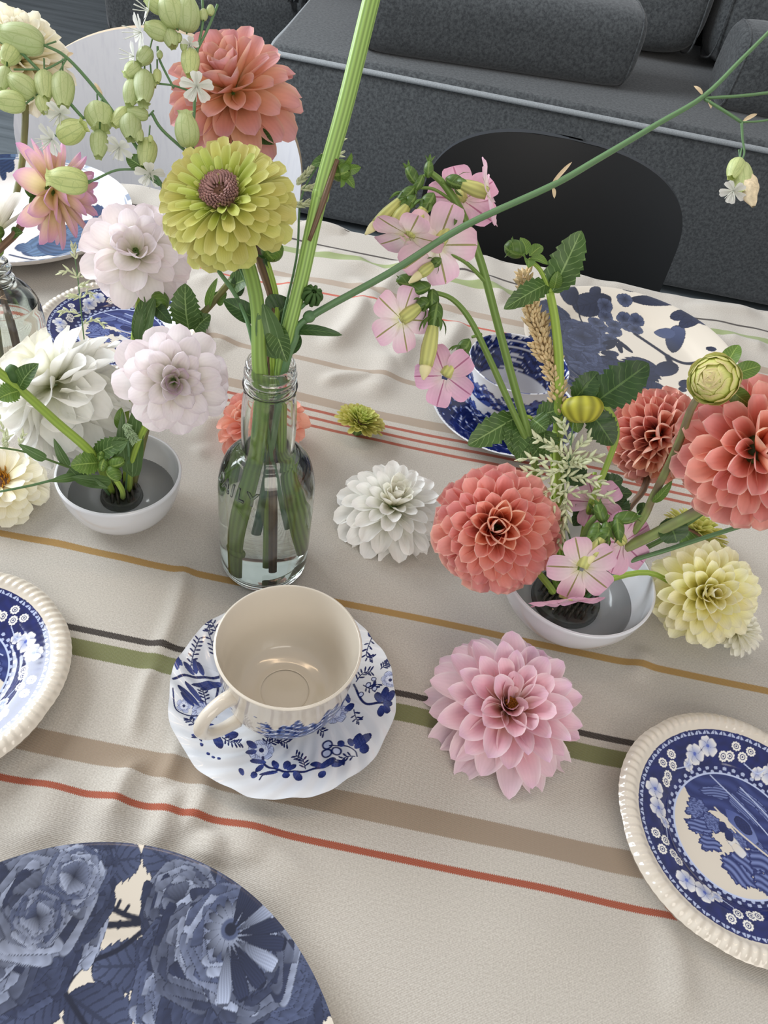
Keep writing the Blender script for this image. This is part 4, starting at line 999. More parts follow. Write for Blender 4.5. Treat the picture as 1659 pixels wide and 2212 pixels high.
def leaf(root, A, B, W, mat, up=None, fold=0.25, droop=0.12, ser=0, name='leaf', shape=(0.55, 0.75), nv=None, twist=0.0):
    A = Vector(A); B = Vector(B); d = B - A; L = d.length; d.normalize()
    up = Vector(up) if up is not None else -FWD
    n = (up - d * up.dot(d)).normalized(); x = d.cross(n); nv = nv or (36 if ser else 14); nu = 6
    a, b = shape; tm = a / (a + b); mx = tm ** a * (1 - tm) ** b; V = []; UV = []; Fa = []
    for j in range(nv + 1):
        v = j / nv; w = W / 2 * max((v ** a) * ((1 - v) ** b) / mx, 0.04 * (1 - v))
        if ser: w *= 1 - 0.24 * ((v * ser) % 1.0) * min(1, (1 - v) * 3)
        tw = twist * v; xx = x * math.cos(tw) + n * math.sin(tw); nn_ = n * math.cos(tw) - x * math.sin(tw)
        c = A + d * (L * v) + n * (L * droop * math.sin(math.pi * v) )
        for i in range(nu + 1):
            s = i / nu * 2 - 1; V.append(c + xx * (s * w) + nn_ * (abs(s) * w * fold + 0.03 * w * math.sin(v * 20 + s * 3))); UV.append(((s + 1) / 2, v))
    for j in range(nv):
        for i in range(nu):
            p = j * (nu + 1) + i; Fa.append((p, p + 1, p + nu + 2, p + nu + 1))
    return mk(name, V, Fa, mat, root, UV)
def sepals(root, C, axis, r, n, L, mat, spread=70, W=None, name='sepal'):
    a, e1, e2 = frame(axis, UI)
    for i in range(n):
        az = i * 2 * math.pi / n + .3; rad = e1 * math.cos(az) + e2 * math.sin(az); s = math.radians(spread)
        leaf(root, C + rad * r * .4, C + rad * (r * .4 + L * math.sin(s)) + a * L * math.cos(s), W or L * .45, mat, up=a, fold=.3, droop=.12, name=name, nv=8)

# ---- colours ----
M_CORAL = petal_mat('coral_petal', [(0, '#dca05c'), (.35, '#f4b08a'), (.7, '#f5b1a2'), (.94, '#f5b3ac'), (1, '#fad4c6')], '#fce4d0', .8, 6, trans=.4)
M_CORAL_IN = petal_mat('coral_inner_petal', [(0, '#c47840'), (.4, '#ec9468'), (.75, '#f4ae92'), (1, '#f7bea8')], '#fbe0ca', .7, 4, trans=.4)
M_CORAL2 = petal_mat('rose_coral_petal', [(0, '#c06c60'), (.4, '#e08c82'), (.8, '#eca498'), (1, '#f2b8a8')], '#f6d6c0', .7, 4, trans=.36)
M_APRI = petal_mat('apricot_pink_petal', [(0, '#dcb060'), (.35, '#e8b084'), (.7, '#e4a796'), (1, '#d9a4a8')], '#f0cdae', .6, 4)
M_CORAL3 = petal_mat('salmon_petal', [(0, '#dc9860'), (.4, '#f6ac90'), (1, '#f8bcae')], '#fad4c4', .5, 4)
M_WHITE = petal_mat('white_petal', [(0, '#d5d89a'), (.25, '#eeeedd'), (.6, '#fcfbf6'), (1, '#fefdfa')], None, var=.02, trans=.30)
M_CREAMW = petal_mat('cream_white_petal', [(0, '#c9c98a'), (.25, '#efeccf'), (.6, '#faf8ea'), (1, '#fcfaf0')], None, var=.02, trans=.30)
M_BLUSH = petal_mat('blush_petal', [(0, '#c4cc84'), (.25, '#eeeada'), (.65, '#fbf6f5'), (1, '#f8eef2')], '#f4e6ee', .5, 4, var=.02, trans=.30)
M_BLUSH_C = petal_mat('blush_heart_petal', [(0, '#a9b56a'), (.45, '#eeead8'), (1, '#dcc2d8')], '#c8a4c6', .5, 3, var=.05)
M_PINK = petal_mat('pink_petal', [(0, '#e0bc7c'), (.22, '#f0cbb8'), (.55, '#f0c2cc'), (.85, '#f2d2de'), (1, '#ecc8e0')], '#f7e8ea', .8, 2.6, var=.05)
M_PINK_IN = petal_mat('pink_inner_petal', [(0, '#9a6a30'), (.25, '#d8a08c'), (.55, '#eab4c0'), (1, '#f0d0dc')], '#f7e6e6', .8, 2.6, var=.05)
M_PALEPINK = petal_mat('pale_pink_outer_petal', [(0, '#ecd8b4'), (.3, '#f4dcd4'), (.7, '#f4dadf'), (1, '#f0d2e0')], '#f8ecec', .7, 3, var=.05)
M_YEL = petal_mat('lemon_cream_petal', [(0, '#f5e87c'), (.35, '#fbf3a4'), (.75, '#fdf8cc'), (1, '#fefae2')], None, var=.02, trans=.34)
M_CREAM = petal_mat('cream_petal', [(0, '#e4d68c'), (.4, '#f8f1d0'), (1, '#faf6e6')], None, var=.03, trans=.28)
M_ZIN = petal_mat('green_zinnia_petal', [(0, '#a6b44a'), (.3, '#c4c660'), (.7, '#cfca70'), (1, '#d4d082')], '#e2e09c', .6, 3.5, var=.06)
M_ZIN_IN = petal_mat('green_zinnia_inner', [(0, '#7f8f34'), (.5, '#b2bf4c'), (1, '#cdd27a')], '#dde09a', .5, 3, var=.05)
M_YP = petal_mat('yellow_pink_petal', [(0, '#eedc94'), (.45, '#f4e4bc'), (.75, '#eec8c4'), (1, '#d8a0cc')], '#dcaad2', .6, 3.5, var=.05)
M_NIC = petal_mat('nicotiana_limb', [(0, '#e4e2b4'), (.25, '#f2e0e0'), (.7, '#f0ccd8'), (1, '#eabcd0')], None, var=.05, trans=.3, stripe='#a29a68')
M_NIC2 = petal_mat('nicotiana_pink_limb', [(0, '#ecdada'), (.4, '#f0c6da'), (1, '#ecb4d2')], None, var=.05, trans=.3, stripe='#c07a9c')
M_SIL = petal_mat('silene_petal', [(0, '#e4e6dc'), (1, '#f4f4f0')], None, var=.02, trans=.25)
G_LEAF = leaf_mat('dahlia_leaf', '#48662f', '#8aa566'); G_DARK = leaf_mat('dark_leaf', '#38542c', '#5f7d46'); G_LITE = leaf_mat('bright_leaf', '#5f7f34', '#93ad58'); G_BLUE = leaf_mat('blade_leaf', '#55713f', '#7d9666', vs_=0.0)
G_SEP = leaf_mat('sepal_leaf', '#577534', '#7d9850', vs_=4)
S_GREEN = stem_mat('green_stem', '#7f9a4c', 9, .16); S_LIGHT = stem_mat('light_green_stem', '#93ad4a', 6, .12); S_DARK = stem_mat('dark_green_stem', '#5a7440', 6, .15)
S_BROWN = stem_mat('purple_brown_stem', '#6b5440', 6, .2); S_OLIVE = stem_mat('olive_stem', '#7c7c48', 6, .15, '#6b6a44'); S_BLUE = stem_mat('blue_green_stem', '#5f8056', 4, .12); S_RIB = stem_mat('ribbed_stem', '#8fae5c', 12, .28)
S_MOTT = stem_mat('mottled_stem', '#86965a', 5, .12, '#7a6a54')
DISC = plain('brown_disc', '#7a5a48', .8, .2, .35, 500)
SEEDG = plain('dark_seed_green', '#3d5a2c', .6, .3, .2, 300)

# petal families
PS_BALL = petal_set('ball_petal', M_CORAL, a=.8, b=.24, A0=1.8, A1=1.3, bend=.05)
PS_BALL_IN = petal_set('ball_inner_petal', M_CORAL_IN, a=.8, b=.32, A0=2.3, A1=1.75, bend=.12)
PS_BALL2 = petal_set('rolled_petal', M_CORAL2, a=.75, b=.30, A0=2.2, A1=1.45, bend=-.05)
PS_CORALR = petal_set('coral_scoop_petal', M_CORAL, a=.78, b=.27, A0=1.7, A1=1.2, bend=.04)
PS_APRI = petal_set('apricot_petal', M_APRI, a=.65, b=.40, A0=1.5, A1=.75, bend=-.03)
PS_APRI_IN = petal_set('apricot_inner_petal', M_APRI, a=.7, b=.36, A0=2.1, A1=1.3, bend=.08)
PS_SALM = petal_set('salmon_petal', M_CORAL3, a=.7, b=.34, A0=1.5, A1=.9, wave=.2)
PS_W = petal_set('white_petal', M_WHITE, a=.7, b=.45, A0=1.3, A1=.65, bend=-.06, wave=.22)
PS_W_IN = petal_set('white_inner_petal', M_CREAMW, a=.75, b=.38, A0=1.9, A1=1.25, bend=.15)
PS_WL = petal_set('white_long_petal', M_WHITE, 4, a=.7, b=.42, A0=1.1, A1=.55, bend=-.12, wave=.4)
PS_BL = petal_set('blush_petal', M_BLUSH, 4, a=.75, b=.42, A0=1.25, A1=.75, bend=.05, wave=.1)
PS_BL_IN = petal_set('blush_inner_petal', M_BLUSH, a=.8, b=.38, A0=1.9, A1=1.3, bend=.12)
PS_BL_C = petal_set('blush_heart_petal', M_BLUSH_C, a=.8, b=.4, A0=1.4, A1=.9, bend=.1, nv=6, nu=4)
PS_PK = petal_set('pink_petal', M_PINK, 4, a=.78, b=.62, A0=1.15, A1=.7, bend=.02, fold=.15)
PS_PK_IN = petal_set('pink_inner_petal', M_PINK_IN, 4, a=.75, b=.45, A0=1.6, A1=.9, bend=.06, wave=.25)
PS_PK_O = petal_set('pink_outer_petal', M_PALEPINK, 4, a=.78, b=.62, A0=1.1, A1=.6, bend=-.06, fold=.15)
PS_Y = petal_set('lemon_petal', M_YEL, a=.7, b=.46, A0=1.5, A1=.95, bend=.03)
PS_Y_IN = petal_set('lemon_inner_petal', M_YEL, a=.75, b=.4, A0=2.0, A1=1.4, bend=.1)
PS_C = petal_set('cream_petal', M_CREAM, a=.75, b=.32, A0=1.6, A1=1.0, bend=.0, wave=.2)
PS_Z = petal_set('zinnia_petal', M_ZIN, 4, a=.62, b=.24, A0=.8, A1=.55, bend=-.10)
PS_Z_IN = petal_set('zinnia_inner_petal', M_ZIN_IN, 4, a=.62, b=.22, A0=1.3, A1=.9, bend=-.16)
PS_ZC = petal_set('cream_zinnia_petal', M_CREAM, 4, a=.55, b=.22, A0=.5, A1=.35, bend=-.06)
PS_YP = petal_set('two_tone_petal', M_YP, 4, a=.62, b=.62, A0=1.0, A1=.7, bend=.04, fold=.3)
PS_NIC = petal_set('limb_petal', M_NIC, 3, a=.62, b=.26, A0=.4, A1=.25, bend=-.08, wave=.1)
PS_NIC2 = petal_set('limb_pink_petal', M_NIC2, 3, a=.5, b=.26, A0=.4, A1=.25, bend=-.08, wave=.12)
PS_SIL = petal_set('silene_petal', M_SIL, 2, a=.9, b=.3, A0=.3, A1=.2, bend=-.06, nv=6, nu=3)

def in_bottle(B, pts): return [Vector((B.x + x, B.y + y, TZ + h)) for x, y, h in pts]
def pd(*pts): return [D(*p) for p in pts]

# ======== loose flowers on the cloth ========
# pink dahlia in front
C = T(1106, 1520, .027)
t = thing('dahlia', (C.x, C.y, TZ), 'large pale pink dahlia with open centre lying right of the front saucer', 'flower', 'loose flower heads on the cloth')
ax = Vector((.06, -.20, 1)).normalized(); R = .0525
bloom(t, C - ax * .012, ax, R, 76, [(.16, PS_PK_IN), (.55, PS_PK), (1.1, PS_PK_O)], (30, 116), .74, (.46, 1.06), .62, (.28, .46), .12, .13)
hub_part(t, C - ax * .018, ax, .010, G_SEP)
g = Geo(); rg = random.Random(3)
for k in range(26):
    a_, e1, e2 = frame(ax); r_ = .0042 * math.sqrt(k / 26); b_ = k * 2.4; p0 = C - ax * .012 + e1 * r_ * math.cos(b_) + e2 * r_ * math.sin(b_)
    g.add(*lathe([(.0003, 0), (.0004, .010), (.0010, .013), (.0002, .0145)], 6, p0, ax))
g.build('stamens', plain('amber_stamen', '#a06a24', .6), t)
for k, (az, ln) in enumerate(((.3, .020), (2.2, .022), (4.0, .02))):
    a_, e1, e2 = frame(ax); rad = e1 * math.cos(az) + e2 * math.sin(az); put_petal(PS_PK_IN[k], t, C - ax * .008, ax * .9 + rad * .5, ax * .4 - rad, ln, .011, .3)
FOOT.append((C.x, C.y, .035))
# white dahlia
C = T(852, 1082, .026)
t = thing('dahlia', (C.x, C.y, TZ), 'white dahlia lying on the cloth between bottle and coral dahlia', 'flower', 'loose flower heads on the cloth')
ax = Vector((.10, -.08, 1)).normalized(); R = .0435
bloom(t, C - ax * .012, ax, R, 92, [(.16, PS_W_IN), (.6, PS_W), (1.1, PS_WL)], (6, 116), .7, (.42, 1.05), .7, (.20, .44), .13, .22)
hub_part(t, C - ax * .016, ax, .009, G_SEP); FOOT.append((C.x, C.y, .03))
# coral dahlia behind the bottle
C = T(552, 905, .030)
t = thing('dahlia', (C.x, C.y, TZ), 'salmon dahlia lying on the cloth just behind the central bottle', 'flower', 'loose flower heads on the cloth')
ax = cv(-.25, .5, .8); bloom(t, C - ax * .012, ax, .0385, 80, [(.2, PS_BALL_IN), (1.1, PS_SALM)], (8, 118), .75, (.55, 1.0), .7, (.28, .46), .12, .2); hub_part(t, C - ax * .016, ax, .009, G_SEP); FOOT.append((C.x, C.y, .03))
# lemon dahlia at right with its stem from the right bowl
C = T(1530, 1282, .050)
t = thing('dahlia', (C.x, C.y, TZ), 'lemon cream dahlia leaning out of the right bowl on its stem', 'flower', 'dahlias in the right bowl')
ax = cv(-.08, .10, 1); bloom(t, C - ax * .010, ax, .0385, 104, [(.12, PS_Y_IN), (1.1, PS_Y)], (8, 122), .72, (.62, 1.0), .7, (.24, .42), .12, .2); hub_part(t, C - ax * .014, ax, .009, G_SEP)
stem('stem', [KR + Vector((.006, -.004, .008)), T(1290, 1262, .035), T(1400, 1237, .048), C - ax * .012 + Vector((-.01, 0, -.004))], [.0022, .0022, .002], S_LIGHT, t)
# small white pompom under it
C = T(1590, 1362, .018)
t = thing('dahlia', (C.x, C.y, TZ), 'small white pompom flower lying below the lemon dahlia', 'flower', 'loose flower heads on the cloth')
ax = Vector((.3, -.1, 1)).normalized(); bloom(t, C, ax, .019, 80, [(1.1, PS_W_IN)], (4, 125), .75, (.75, 1), .7, (.2, .34), .1, .1); hub_part(t, C - ax * .008, ax, .006, G_SEP); FOOT.append((C.x, C.y, .016))
# green zinnia lying on its side behind the lemon dahlia
def small_zinnia(label, P, ax, R, stemdir, smat):
    t = thing('zinnia', (P.x, P.y, TZ), label, 'flower', 'loose flower heads on the cloth')
    bloom(t, P, ax, R, 130, [(.3, PS_Z_IN), (1.1, PS_Z)], (5, 92), .62, (.55, 1.0), .8, (.20, .34), .40, .16, .12)
    hub_part(t, P - ax * R * .05, ax, R * .42, DISC, 'disc', .6)
    v, f, uv = lathe(curve2([(.0005, -R * .75), (R * .22, -R * .72), (R * .42, -R * .35), (R * .40, -R * .05)], 4), 14, P, ax); mk('calyx', v, f, G_SEP, t, uv)
    return t
P = T(778, 912, .013); small_zinnia('small yellow-green zinnia head lying on the red stripes', P, cv(.35, .75, .55), .0175, None, None); FOOT.append((P.x, P.y, .012))
P = T(1502, 1150, .014); small_zinnia('green seed head half hidden behind the lemon dahlia', P, cv(.5, .8, .1), .022, None, None); FOOT.append((P.x, P.y, .014))
# cream zinnia at left edge
C = T(-2, 1046, .016)
t = thing('zinnia', (C.x, C.y, TZ), 'cream zinnia with orange-brown heart cut by the left edge', 'flower', 'loose flower heads on the cloth')
ax = Vector((.1, -.15, 1)).normalized(); bloom(t, C, ax, .033, 74, [(1.1, PS_ZC)], (48, 112), .8, (.62, 1.0), .8, (.30, .46), .2, .16); hub_part(t, C + ax * .003, ax, .010, DISC, 'disc', .55)
g = Geo(); rg = random.Random(5); a_, e1, e2 = frame(ax)
for k in range(60):
    r_ = .009 * math.sqrt(rg.random()); b_ = rg.uniform(0, 6.3); g.add(*lathe([(.0004, 0), (.0007, .004), (.0002, .006)], 5, C + ax * .006 + e1 * r_ * math.cos(b_) + e2 * r_ * math.sin(b_), ax + e1 * rg.uniform(-.4, .4) + e2 * rg.uniform(-.4, .4)))
g.build('florets', plain('orange_florets', '#b9822c', .6, .3, .3, 300), t); FOOT.append((C.x, C.y, .022))

# ======== central bottle ========
NB = Vector((BB.x, BB.y, TZ + .186))
# green zinnia
ax = cv(-.10, .22, 1); C = D(490, 443, .425)
t = thing('zinnia', (BB.x, BB.y, TZ + .01), 'large lime green zinnia with pinkish-brown heart standing in the central bottle', 'flower', 'flowers in the central bottle')
R = .0335
bloom(t, C + ax * .004, ax, R, 122, [(.16, PS_Z_IN), (1.1, PS_Z)], (44, 118), .78, (.46, 1.0), .6, (.14, .37), .26, .14, .07)
bloom(t, C + ax * .008, ax, R, 30, [(1.1, PS_Z_IN)], (22, 50), .8, (.26, .36), 1, (.07, .09), .42, .04, .12)
hub_part(t, C + ax * .006, ax, .0112, DISC, 'disc', .62)
g = Geo(); rg = random.Random(8); a_, e1, e2 = frame(ax)
for k in range(150):
    r_ = .0100 * math.sqrt(k / 150); b_ = k * 2.4; d = (ax * 1.0 + (e1 * math.cos(b_) + e2 * math.sin(b_)) * (1.2 - r_ * 90)).normalized()
    g.add(*lathe([(.0005, 0), (.0008, .0032), (.0003, .0042)], 5, C + ax * (.0150 - r_ * r_ * 30 - .005 * (r_ < .003)) + e1 * r_ * math.cos(b_) + e2 * r_ * math.sin(b_), d))
g.build('florets', plain('mauve_florets', '#a5807a', .7, .2, .25, 300), t)
v, f, uv = lathe(curve2([(.004, -.016), (.009, -.011), (.013, -.004), (.013, .003)], 4), 16, C, ax); mk('calyx', v, f, G_SEP, t, uv)
stem('stem', in_bottle(BB, [(-.014, -.019, .008), (-.013, -.015, .05), (-.006, -.008, .11), (-.003, -.007, .165), (-.005, -.008, .19)]) + pd((553, 640, .442)) + [C - ax * .013], [.0052, .0052, .0050, .0046, .0042, .0040], S_GREEN, t, 12)
stem('node', in_bottle(BB, [(-.0135, -.017, .030), (-.0134, -.0165, .036)]), [.0058, .0068, .0060], S_GREEN, t, 12)
leaf(t, D(598, 775, .452), D(568, 655, .440), .016, G_BLUE, fold=.35, droop=.1); leaf(t, D(585, 778, .452), D(628, 782, .445), .0, G_BLUE) if False else None
leaf(t, D(590, 700, .446), D(620, 783, .446), .013, G_LEAF, fold=.4, droop=.1)
leaf(t, D(556, 692, .458), D(482, 648, .450), .012, G_DARK, fold=.3, droop=.08)
leaf(t, D(588, 690, .462), D(632, 650, .462), .022, G_DARK, fold=.3, droop=.05); leaf(t, D(622, 770, .460), D(612, 700, .458), .020, G_DARK, fold=.3)
# tall ribbed stem
t = thing('cut_flower', (BB.x, BB.y, TZ + .01), 'thick ribbed pale green stem rising out of the bottle past the top edge', 'stem', 'flowers in the central bottle')
stem('stem', in_bottle(BB, [(.012, .016, .010), (.008, .010, .09), (.006, .004, .165), (.006, .004, .19)]) + pd((652, 600, .438), (692, 420, .425), (745, 230, .413), (802, 0, .400), (822, -70, .396)), [.0040, .0042, .0042, .0042, .0043, .0046, .0046, .0046], S_RIB, t, 14, n=50)
stem('node', pd((690, 432, .4262), (694, 412, .4248)), [.0047, .0050, .0047], S_RIB, t, 14)
stem('side_shoot', pd((668, 520, .428), (700, 430, .421), (728, 345, .418)), [.0012, .0017, .0014], S_BROWN, t)
b_ = D(734, 368, .428); hub_part(t, b_, cv(.6, -.2, .4), .006, G_LITE, 'bud', 1.1); sepals(t, b_, cv(.6, -.3, .4), .004, 5, .011, G_LITE, 50, .006)
leaf(t, D(728, 348, .428), D(672, 356, .425), .008, G_LEAF)
# thin pale stem with striped bud
t = thing('dahlia_bud', (BB.x, BB.y, TZ + .01), 'closed green bud on a pale stem just below the green zinnia', 'bud', 'flowers in the central bottle')
stem('stem', in_bottle(BB, [(.002, -.002, .012), (.001, .0, .10), (.001, .003, .17), (.0, .004, .19)]) + pd((598, 650, .462), (572, 545, .452), (585, 535, .45)), [.0022, .0020, .0018, .0015], S_LIGHT, t)
C = D(588, 540, .449); hub_part(t, C, cv(.2, -.9, .3), .0068, G_LITE, 'bud', 1.05); sepals(t, C + cv(-.5, -.6, 0) * .005, cv(-.7, -.6, 0), .003, 4, .007, G_DARK, 60, .004)
# apricot dahlia at the top
C = D(497, 182, .452); ax = cv(-.10, .34, .86)
t = thing('dahlia', (BB.x, BB.y, TZ + .01), 'apricot pink dahlia above the green zinnia in front of the white chair', 'flower', 'flowers in the central bottle')
bloom(t, C - ax * .008, ax, .0375, 72, [(.2, PS_APRI_IN), (1.1, PS_APRI)], (8, 128), .75, (.6, 1.05), .6, (.30, .48), .14, .18, .12); hub_part(t, C - ax * .012, ax, .010, G_SEP)
sepals(t, C - ax * .016, -ax, .007, 5, .012, G_DARK, 60, .007)
stem('stem', in_bottle(BB, [(.006, -.006, .010), (.004, -.004, .10), (.0, .005, .17), (-.002, .006, .19)]) + pd((590, 660, .463), (560, 560, .463), (520, 420, .462), (500, 300, .460)) + [C - ax * .014], [.0022, .0024, .0024, .0026, .0026, .0028], S_BROWN, t)
leaf(t, D(545, 292, .462), D(592, 312, .455), .010, G_DARK, fold=.3); leaf(t, D(530, 300, .462), D(575, 290, .460), .010, G_DARK, fold=.3)
# dark seed bud
t = thing('seed_head', (BB.x, BB.y, TZ + .18), 'small dark green curled seed head right of the ribbed stem', 'seed head', 'flowers in the central bottle')
C = D(674, 640, .440); stem('stem', [NB + Vector((.006, -.004, -.02)), D(622, 690, .452), D(650, 665, .444), C], [.0012, .0011, .0012], S_BLUE, t)
for k in range(9):
    a_, e1, e2 = frame(cv(.3, .3, .8)); az = k * .698; rad = e1 * math.cos(az) + e2 * math.sin(az)
    stem('sepal', [C + rad * .001 - a_ * .004, C + rad * .0045 - a_ * .002, C + rad * .0046 + a_ * .003, C + rad * .0015 + a_ * .0048], [.0012, .0015, .0009], SEEDG, t, 6)
hub_part(t, C, cv(.3, .3, .8), .0036, SEEDG, 'heart')
# grass behind the zinnia
WHEAT = plain('pale_grass_seed', '#b9b98a', .7, .2, .2, 300); TAN = plain('tan_grass_seed', '#d6bf94', .75, .2, .2, 300); PGRN = plain('greenish_grass_seed', '#d2d8b4', .7, .2, .2, 300); MINT = plain('mint_seed', '#a3b890', .7, .2, .2, 300)
def spikelets(g, P, n, L, w, spread, rg, thick=0.0):
    """spikelets arranged along a polyline"""
    Q = spline(P, n)
    for i in range(n):
        d = (Q[min(i + 1, n)] - Q[max(i - 1, 0)]).normalized(); o = d.orthogonal().normalized(); o.rotate(Matrix.Rotation(i * 2.4 + rg.uniform(-.4, .4), 3, d))
        dd = (d * math.cos(spread) + o * math.sin(spread)).normalized(); l = L * rg.uniform(.75, 1.15)
        g.add(*lathe([(w * .2, 0), (w * .5, l * .3), (w * .42, l * .6), (w * .12, l)], 5, Q[i] + o * (w * .2 + thick * rg.random()), dd))
def panicle(label, stem_pts, r, branches, mat, smat, group, loc, cat='grass', L=.0045, w=.0016, spread=.5, seed=1, blades=(), thick=0.0):
    t = thing('grass_stem', loc, label, cat, group); rg = random.Random(seed)
    stem('stem', stem_pts, r, smat, t, 6)
    for pts, n in branches:
        g = Geo(); g.add(*tube([Vector(p) for p in pts], .0003, 5)); spikelets(g, pts, n, L, w, spread, rg, thick); g.build('seed_spray', mat, t)
    for A, B, W in blades: leaf(t, A, B, W, G_BLUE, fold=.3, droop=.06, shape=(.4, .9), name='blade')
    return t
panicle('pale feathery grass head behind the green zinnia', [NB + Vector((.002, .006, -.12)), NB + Vector((.002, .006, 0)), D(640, 560, .455), D(650, 430, .452), D(690, 350, .450)], [.0009, .0008, .0006],
    [(pd((640, 398, .452), (680, 358, .450), (738, 300, .448)), 46), (pd((650, 410, .452), (690, 402, .450)), 14), (pd((635, 445, .452), (672, 438, .450)), 14), (pd((700, 345, .45), (738, 332, .448)), 12)], PGRN, S_BLUE, 'flowers in the central bottle', (BB.x, BB.y, TZ + .06), seed=4)

# ---- bladder campion (silene) ----
M_CAL, nt_, b_n = newmat('veined_calyx')
uv_ = nd(nt_, 'ShaderNodeUVMap'); sp_ = nd(nt_, 'ShaderNodeSeparateXYZ'); nt_.links.new(uv_.outputs[0], sp_.inputs[0])
vo_ = nd(nt_, 'ShaderNodeTexVoronoi', feature='DISTANCE_TO_EDGE', i_Scale=9.0); mp_ = nd(nt_, 'ShaderNodeMapping'); mp_.inputs['Scale'].default_value = (1.6, .7, 1); nt_.links.new(uv_.outputs[0], mp_.inputs[0]); nt_.links.new(mp_.outputs[0], vo_.inputs['Vector'])
rib_ = mth(nt_, 'GREATER_THAN', mth(nt_, 'COSINE', mth(nt_, 'MULTIPLY', sp_.outputs[0], 6.2832 * 10)), .86)
v_ = mth(nt_, 'MAXIMUM', mth(nt_, 'MULTIPLY', rib_, .55), mth(nt_, 'MULTIPLY', mth(nt_, 'LESS_THAN', vo_.outputs[0], .035), .35))
oi_ = nd(nt_, 'ShaderNodeObjectInfo'); c_ = mixc(nt_, oi_.outputs['Random'], lin('#d8e09c'), lin('#c4d09c')); c_ = mixc(nt_, v_, c_, lin('#a8ba78'))
nt_.links.new(c_, b_n.inputs['Base Color']); b_n.inputs['Roughness'].default_value = .5; translucent(nt_, b_n, c_, .3)
def calyx(t, A, B, w, open_=False):
    """inflated calyx from A (stalk) to B (mouth)"""
    A = Vector(A); B = Vector(B); d = B - A; L = d.length
    pr = [(.0004, 0), (w * .30, L * .05), (w * .46, L * .22), (w * .5, L * .45), (w * .43, L * .70), (w * .28, L * .90), (w * (.30 if open_ else .22), L * 1.0)]
    v, f, uv = lathe(curve2(pr, 3), 20, A, d.normalized(), mod=lambda th, k: 1 + .04 * math.cos(5 * th) * (k > .2) + (.22 * math.cos(5 * th) if k > .97 else 0)); return mk('calyx', v, f, M_CAL, t, uv)
def sil_flower(t, P, d, R, n=5, droop=0.2):
    a, e1, e2 = frame(d, UI)
    for k in range(n):
        for s in (-.17, .17):
            az = k * 2 * math.pi / n + s; rad = e1 * math.cos(az) + e2 * math.sin(az)
            put_petal(PS_SIL[k % 2], t, P, rad + a * droop, a, R, R * .42)
    g = Geo()
    for k in range(6):
        az = k * 1.05; g.add(*tube([P, P + a * R * .5 + (e1 * math.cos(az) + e2 * math.sin(az)) * R * .2, P + a * R * .95 + (e1 * math.cos(az) + e2 * math.sin(az)) * R * .35], .00022, 4, 4))
    g.build('stamens', M_SIL, t)
def campion(label, main, r, branches, cal, flowers, bracts=(), group='flowers in the central bottle', loc=None, smat=None, buds=()):
    t = thing('bladder_campion', loc or (BB.x, BB.y, TZ + .05), label, 'flower', group)
    smat = smat or S_BLUE
    stem('stem', main, r, smat, t, 8)
    for pts, rr in branches: stem('branch', pts, rr, smat, t, 6)
    for x, y, dep, vx, vy, Lp, Wp, op in cal:       # centre pixel, depth, screen direction to the mouth, length and width in pixels
        s = dep / F; c = D(x, y, dep); d = (RI * vx - UI * vy - FWD * .25); d.normalize(); calyx(t, c - d * Lp * s / 2, c + d * Lp * s / 2, Wp * s, op)
        # short stalk back to the branch
        stem('stalk', [c - d * Lp * s / 2, c - d * Lp * s * .62 + UI * .002, c - d * Lp * s * .75 + UI * .004], [.0005, .0005], smat, t, 5)
    for x, y, dep, vx, vy, Rp in flowers:
        d = (RI * vx - UI * vy - FWD * .5).normalized(); sil_flower(t, D(x, y, dep), d, Rp * dep / F)
    for x, y, dep, vx, vy, Lp in bracts:
        c = D(x, y, dep); leaf(t, c, c + (RI * vx - UI * vy) * Lp * dep / F, .0022, plain('dry_bract', '#cdb896', .8) if 'dry_bract' not in bpy.data.materials else bpy.data.materials['dry_bract'], name='bract', nv=6)
    for x, y, dep, rp in buds: hub_part(t, D(x, y, dep), cv(0, -1, .2), rp * dep / F, M_CAL, 'bud', 1.4)
    return t
campion('long bare campion stem arching right with one hanging withered flower', [NB + Vector((-.004, .0, -.14)), NB + Vector((.008, -.003, -.01))] + pd((637, 735, .452), (662, 690, .448), (840, 590, .444), (1000, 490, .440), (1190, 402, .436), (1290, 345, .434), (1420, 268, .432), (1520, 208, .430), (1600, 130, .428), (1680, 50, .426)),
    [.0022, .0022, .0021, .0020, .0019, .0018, .0015, .0012, .0010],
    [(pd((1522, 212, .430), (1600, 207, .428), (1680, 198, .427)), .0009), (pd((1522, 214, .430), (1565, 240, .428), (1602, 264, .427)), .0010), (pd((1602, 264, .427), (1640, 262, .426), (1665, 258, .426)), .0006), (pd((1602, 264, .427), (1604, 300, .427), (1608, 330, .427), (1600, 350, .427)), [.0009, .0006, .0005])],
    [(1588, 365, .426, -.55, 1, 52, 36, False), (1605, 385, .427, .05, 1, 72, 42, False)], [(1585, 412, .426, -.6, 1, 30)], [(1518, 205, .43, -.7, -.7, 28), (1530, 215, .43, .3, 1, 20), (1604, 262, .427, 1, -.5, 32), (1190, 400, .436, 1, -1.1, 46), (1195, 405, .436, .1, 1, 24)])
t = [o for o in bpy.data.objects if o.name == 'bladder_campion'][0]
wm = plain('withered_tan', '#dccbaa', .8, .2, .25, 400); c = D(1618, 402, .425); v, f, uv = lathe(curve2([(.0005, -.009), (.0036, -.004), (.0046, .002), (.003, .008), (.001, .012)], 4), 14, c, cv(.15, -1, .1), mod=lambda th, k: 1 + .16 * math.sin(th * 3 + k * 9)); mk('withered_flower', v, f, wm, t, uv)
hub_part(t, D(668, 684, .4478), cv(.8, .5, 0), .0036, S_BLUE, 'node', 1.1)
